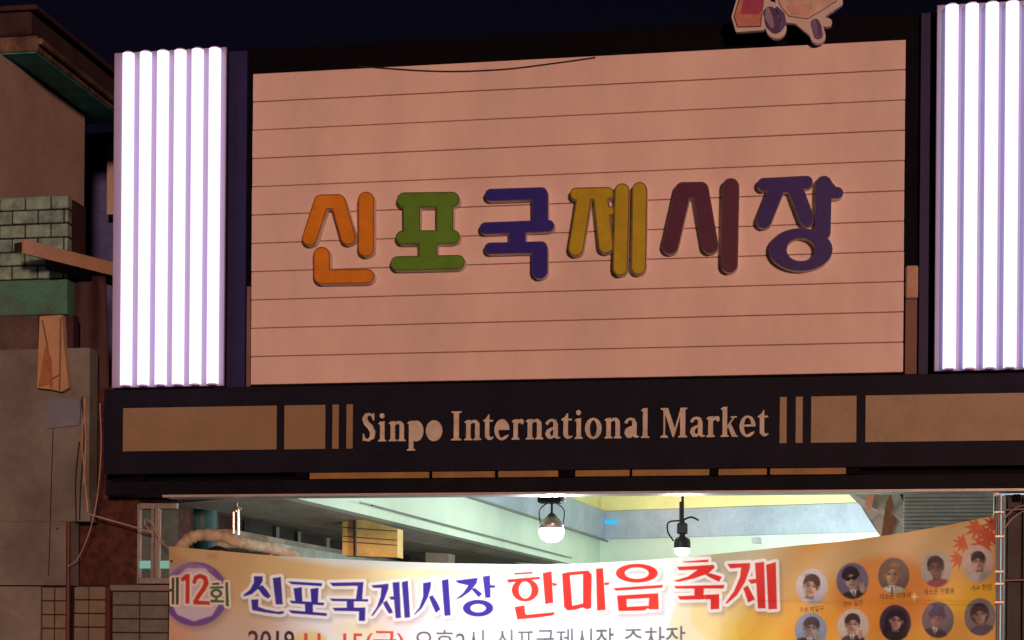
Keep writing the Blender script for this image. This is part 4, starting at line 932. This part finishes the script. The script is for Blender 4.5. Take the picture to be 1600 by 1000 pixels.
# cables down the stucco edge
for k_, pts in enumerate([[(128, 620), (131, 680), (126, 760), (124, 812)], [(134, 622), (129, 690), (133, 750), (137, 800)], [(124, 690), (118, 750), (119, 815)], [(131, 622), (134, 700), (130, 760)]]):
    MB().tube(smoothpath([P(a, b, .07) for a, b in pts], 6), .006 + .001 * (k_ % 2), 6).build('wall_cable', M['tan'] if k_ % 2 else M['wire'], label=['dark cable hanging to the stucco ledge, leftmost of the long two', 'tan cable crossing the others down to the ledge corner', 'short dark cable left of the cable bundle on the stucco', 'tan cable ending halfway down the stucco edge'][k_], cat='cable', group='cables down the stucco edge')
MB().tube(smoothpath([P(156, 630, .0), P(158, 700, .0), P(152, 775, .0), P(140, 830, .02), P(122, 872, .05), P(106, 885, .06)], 6), .005, 6).build('loop_cable', M['palewire'], label='pale cable looping down from the gate corner to the stucco', cat='cable')
MB().tube(smoothpath([P(137, 803, .08), P(180, 815, .1), P(215, 825, .1), P(236, 832, .12)], 5), .008, 6).build('stay_wire', M['palewire'], label='pale stay wire running from stucco edge to the window frame', cat='wire')
MB().tube(smoothpath([P(236, 832, .12), P(226, 818, .12), P(229, 812, .12), P(238, 818, .12), P(244, 834, .12), P(256, 848, .12)], 6), .005, 6).build('wire_loop', M['palewire'], label='small wire loop hanging in front of the window frame', cat='wire')
# dark rough wall between stucco and opening
rw = thing('rough_wall', (P(180, 900, .40).x, .45, 0), 'dark red-brown rough wall between stucco and passage window', 'wall')
MB().box(P(100, 800, .40).x, P(214, 800, .40).x, .40, .60, P(160, 914, .40).z, P(160, 605, .40).z).build('render', M['redbrown'], rw)
MB().box(P(214, 800, .40).x + .002, P(275, 800, .40).x, .44, .60, P(240, 782, .40).z, P(240, 605, .40).z).build('render', M['redbrown'], rw)
MB().box(P(100, 950, .34).x, P(275, 950, .34).x, .36, .60, 0, P(160, 914, .36).z - .002).build('tile_bed', M['joint'], rw)
YT = .345
for r in range(9):
    y0_ = 917 + r * 21.4; y1_ = y0_ + 19.4
    for xa, xb, mm in ((113, 137.5, 'tile_tan'), (139, 164, 'tile_tan'), (176, 217, 'tile_grey'), (219, 262, 'tile_grey'), (264, 300, 'tile_grey')):
        dy = 8 if mm == 'tile_grey' else 0
        a = P(xa, 950, YT).x; b = P(xb, 950, YT).x
        MB().box(a, b, YT + random.uniform(-.002, .002), YT + .02, P(180, y1_ + dy, YT).z, P(180, y0_ + dy, YT).z, .003).build('tile', M[mm], rw)
MB().box(P(166.5, 950, YT).x, P(173.5, 950, YT).x, YT - .03, .36, 0, P(170, 918, YT).z, .004).build('post', M['redpost'], rw)
MB().box(P(172, 915, YT).x, P(300, 915, YT).x, YT - .01, .36, P(240, 923, YT).z, P(240, 914, YT).z, .004).build('sill', M['mull'], rw)
lt = thing('tiled_plinth', (P(85, 960, .12).x, .2, 0), 'tan tiled plinth under the stucco wall', 'plinth')
MB().box(P(-160, 950, .14).x, P(104, 950, .14).x, .14, .30, 0, ztile).build('tile_bed', M['joint'], lt)
for r in range(8):
    y0_ = 918 + r * 21.6
    for xa, xb in ((66, 84), (86, 103.5)):
        MB().box(P(xa, 950, .12).x, P(xb, 950, .12).x, .12 + random.uniform(-.002, .002), .142, P(80, y0_ + 19.8, .12).z, P(80, y0_, .12).z, .003).build('tile', M['tile_tan'], lt)
MB().box(P(-160, 950, .12).x, P(64, 950, .12).x, .115, .145, 0, ztile - .002).build('stucco_skirt', M['stucco'], lt)
MB().tube([P(107, 815, .09), P(106, 1000, .09), P(106, 1100, .09)], .022, 8).build('down_pipe', M['redpost'], label='dark red down pipe along the right edge of the tiled plinth', cat='pipe')
# window beside the banner
wd_ = thing('passage_window', (P(240, 908, .42).x, .42, P(240, 908, .42).z), 'narrow two-pane aluminium window left of the banner', 'window')
YW = .42
for xa, xb in ((216, 236), (248, 276)):
    pn = MB().box(P(xa, 850, YW).x, P(xb, 850, YW).x, YW + .03, YW + .036, P(240, 903, YW).z, P(240, 796, YW).z).build('pane', M['glass'], wd_)
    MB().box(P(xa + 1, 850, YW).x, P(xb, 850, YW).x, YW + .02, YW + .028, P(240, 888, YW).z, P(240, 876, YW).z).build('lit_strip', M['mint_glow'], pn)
for xa, xb in ((214.5, 217), (236, 240.5), (242, 247.5)):
    MB().box(P(xa, 850, YW).x, P(xb, 850, YW).x, YW - .01, YW + .05, P(240, 912, YW).z, P(240, 787, YW).z, .003).build('frame_bar', M['alu'], wd_)
for ya, yb in ((903, 912), (786, 795)):
    MB().box(P(217.5, 850, YW).x, P(276, 850, YW).x, YW - .005, YW + .045, P(240, yb, YW).z, P(240, ya, YW).z, .003).build('frame_bar', M['alu'], wd_)
print('objects', len(bpy.data.objects))
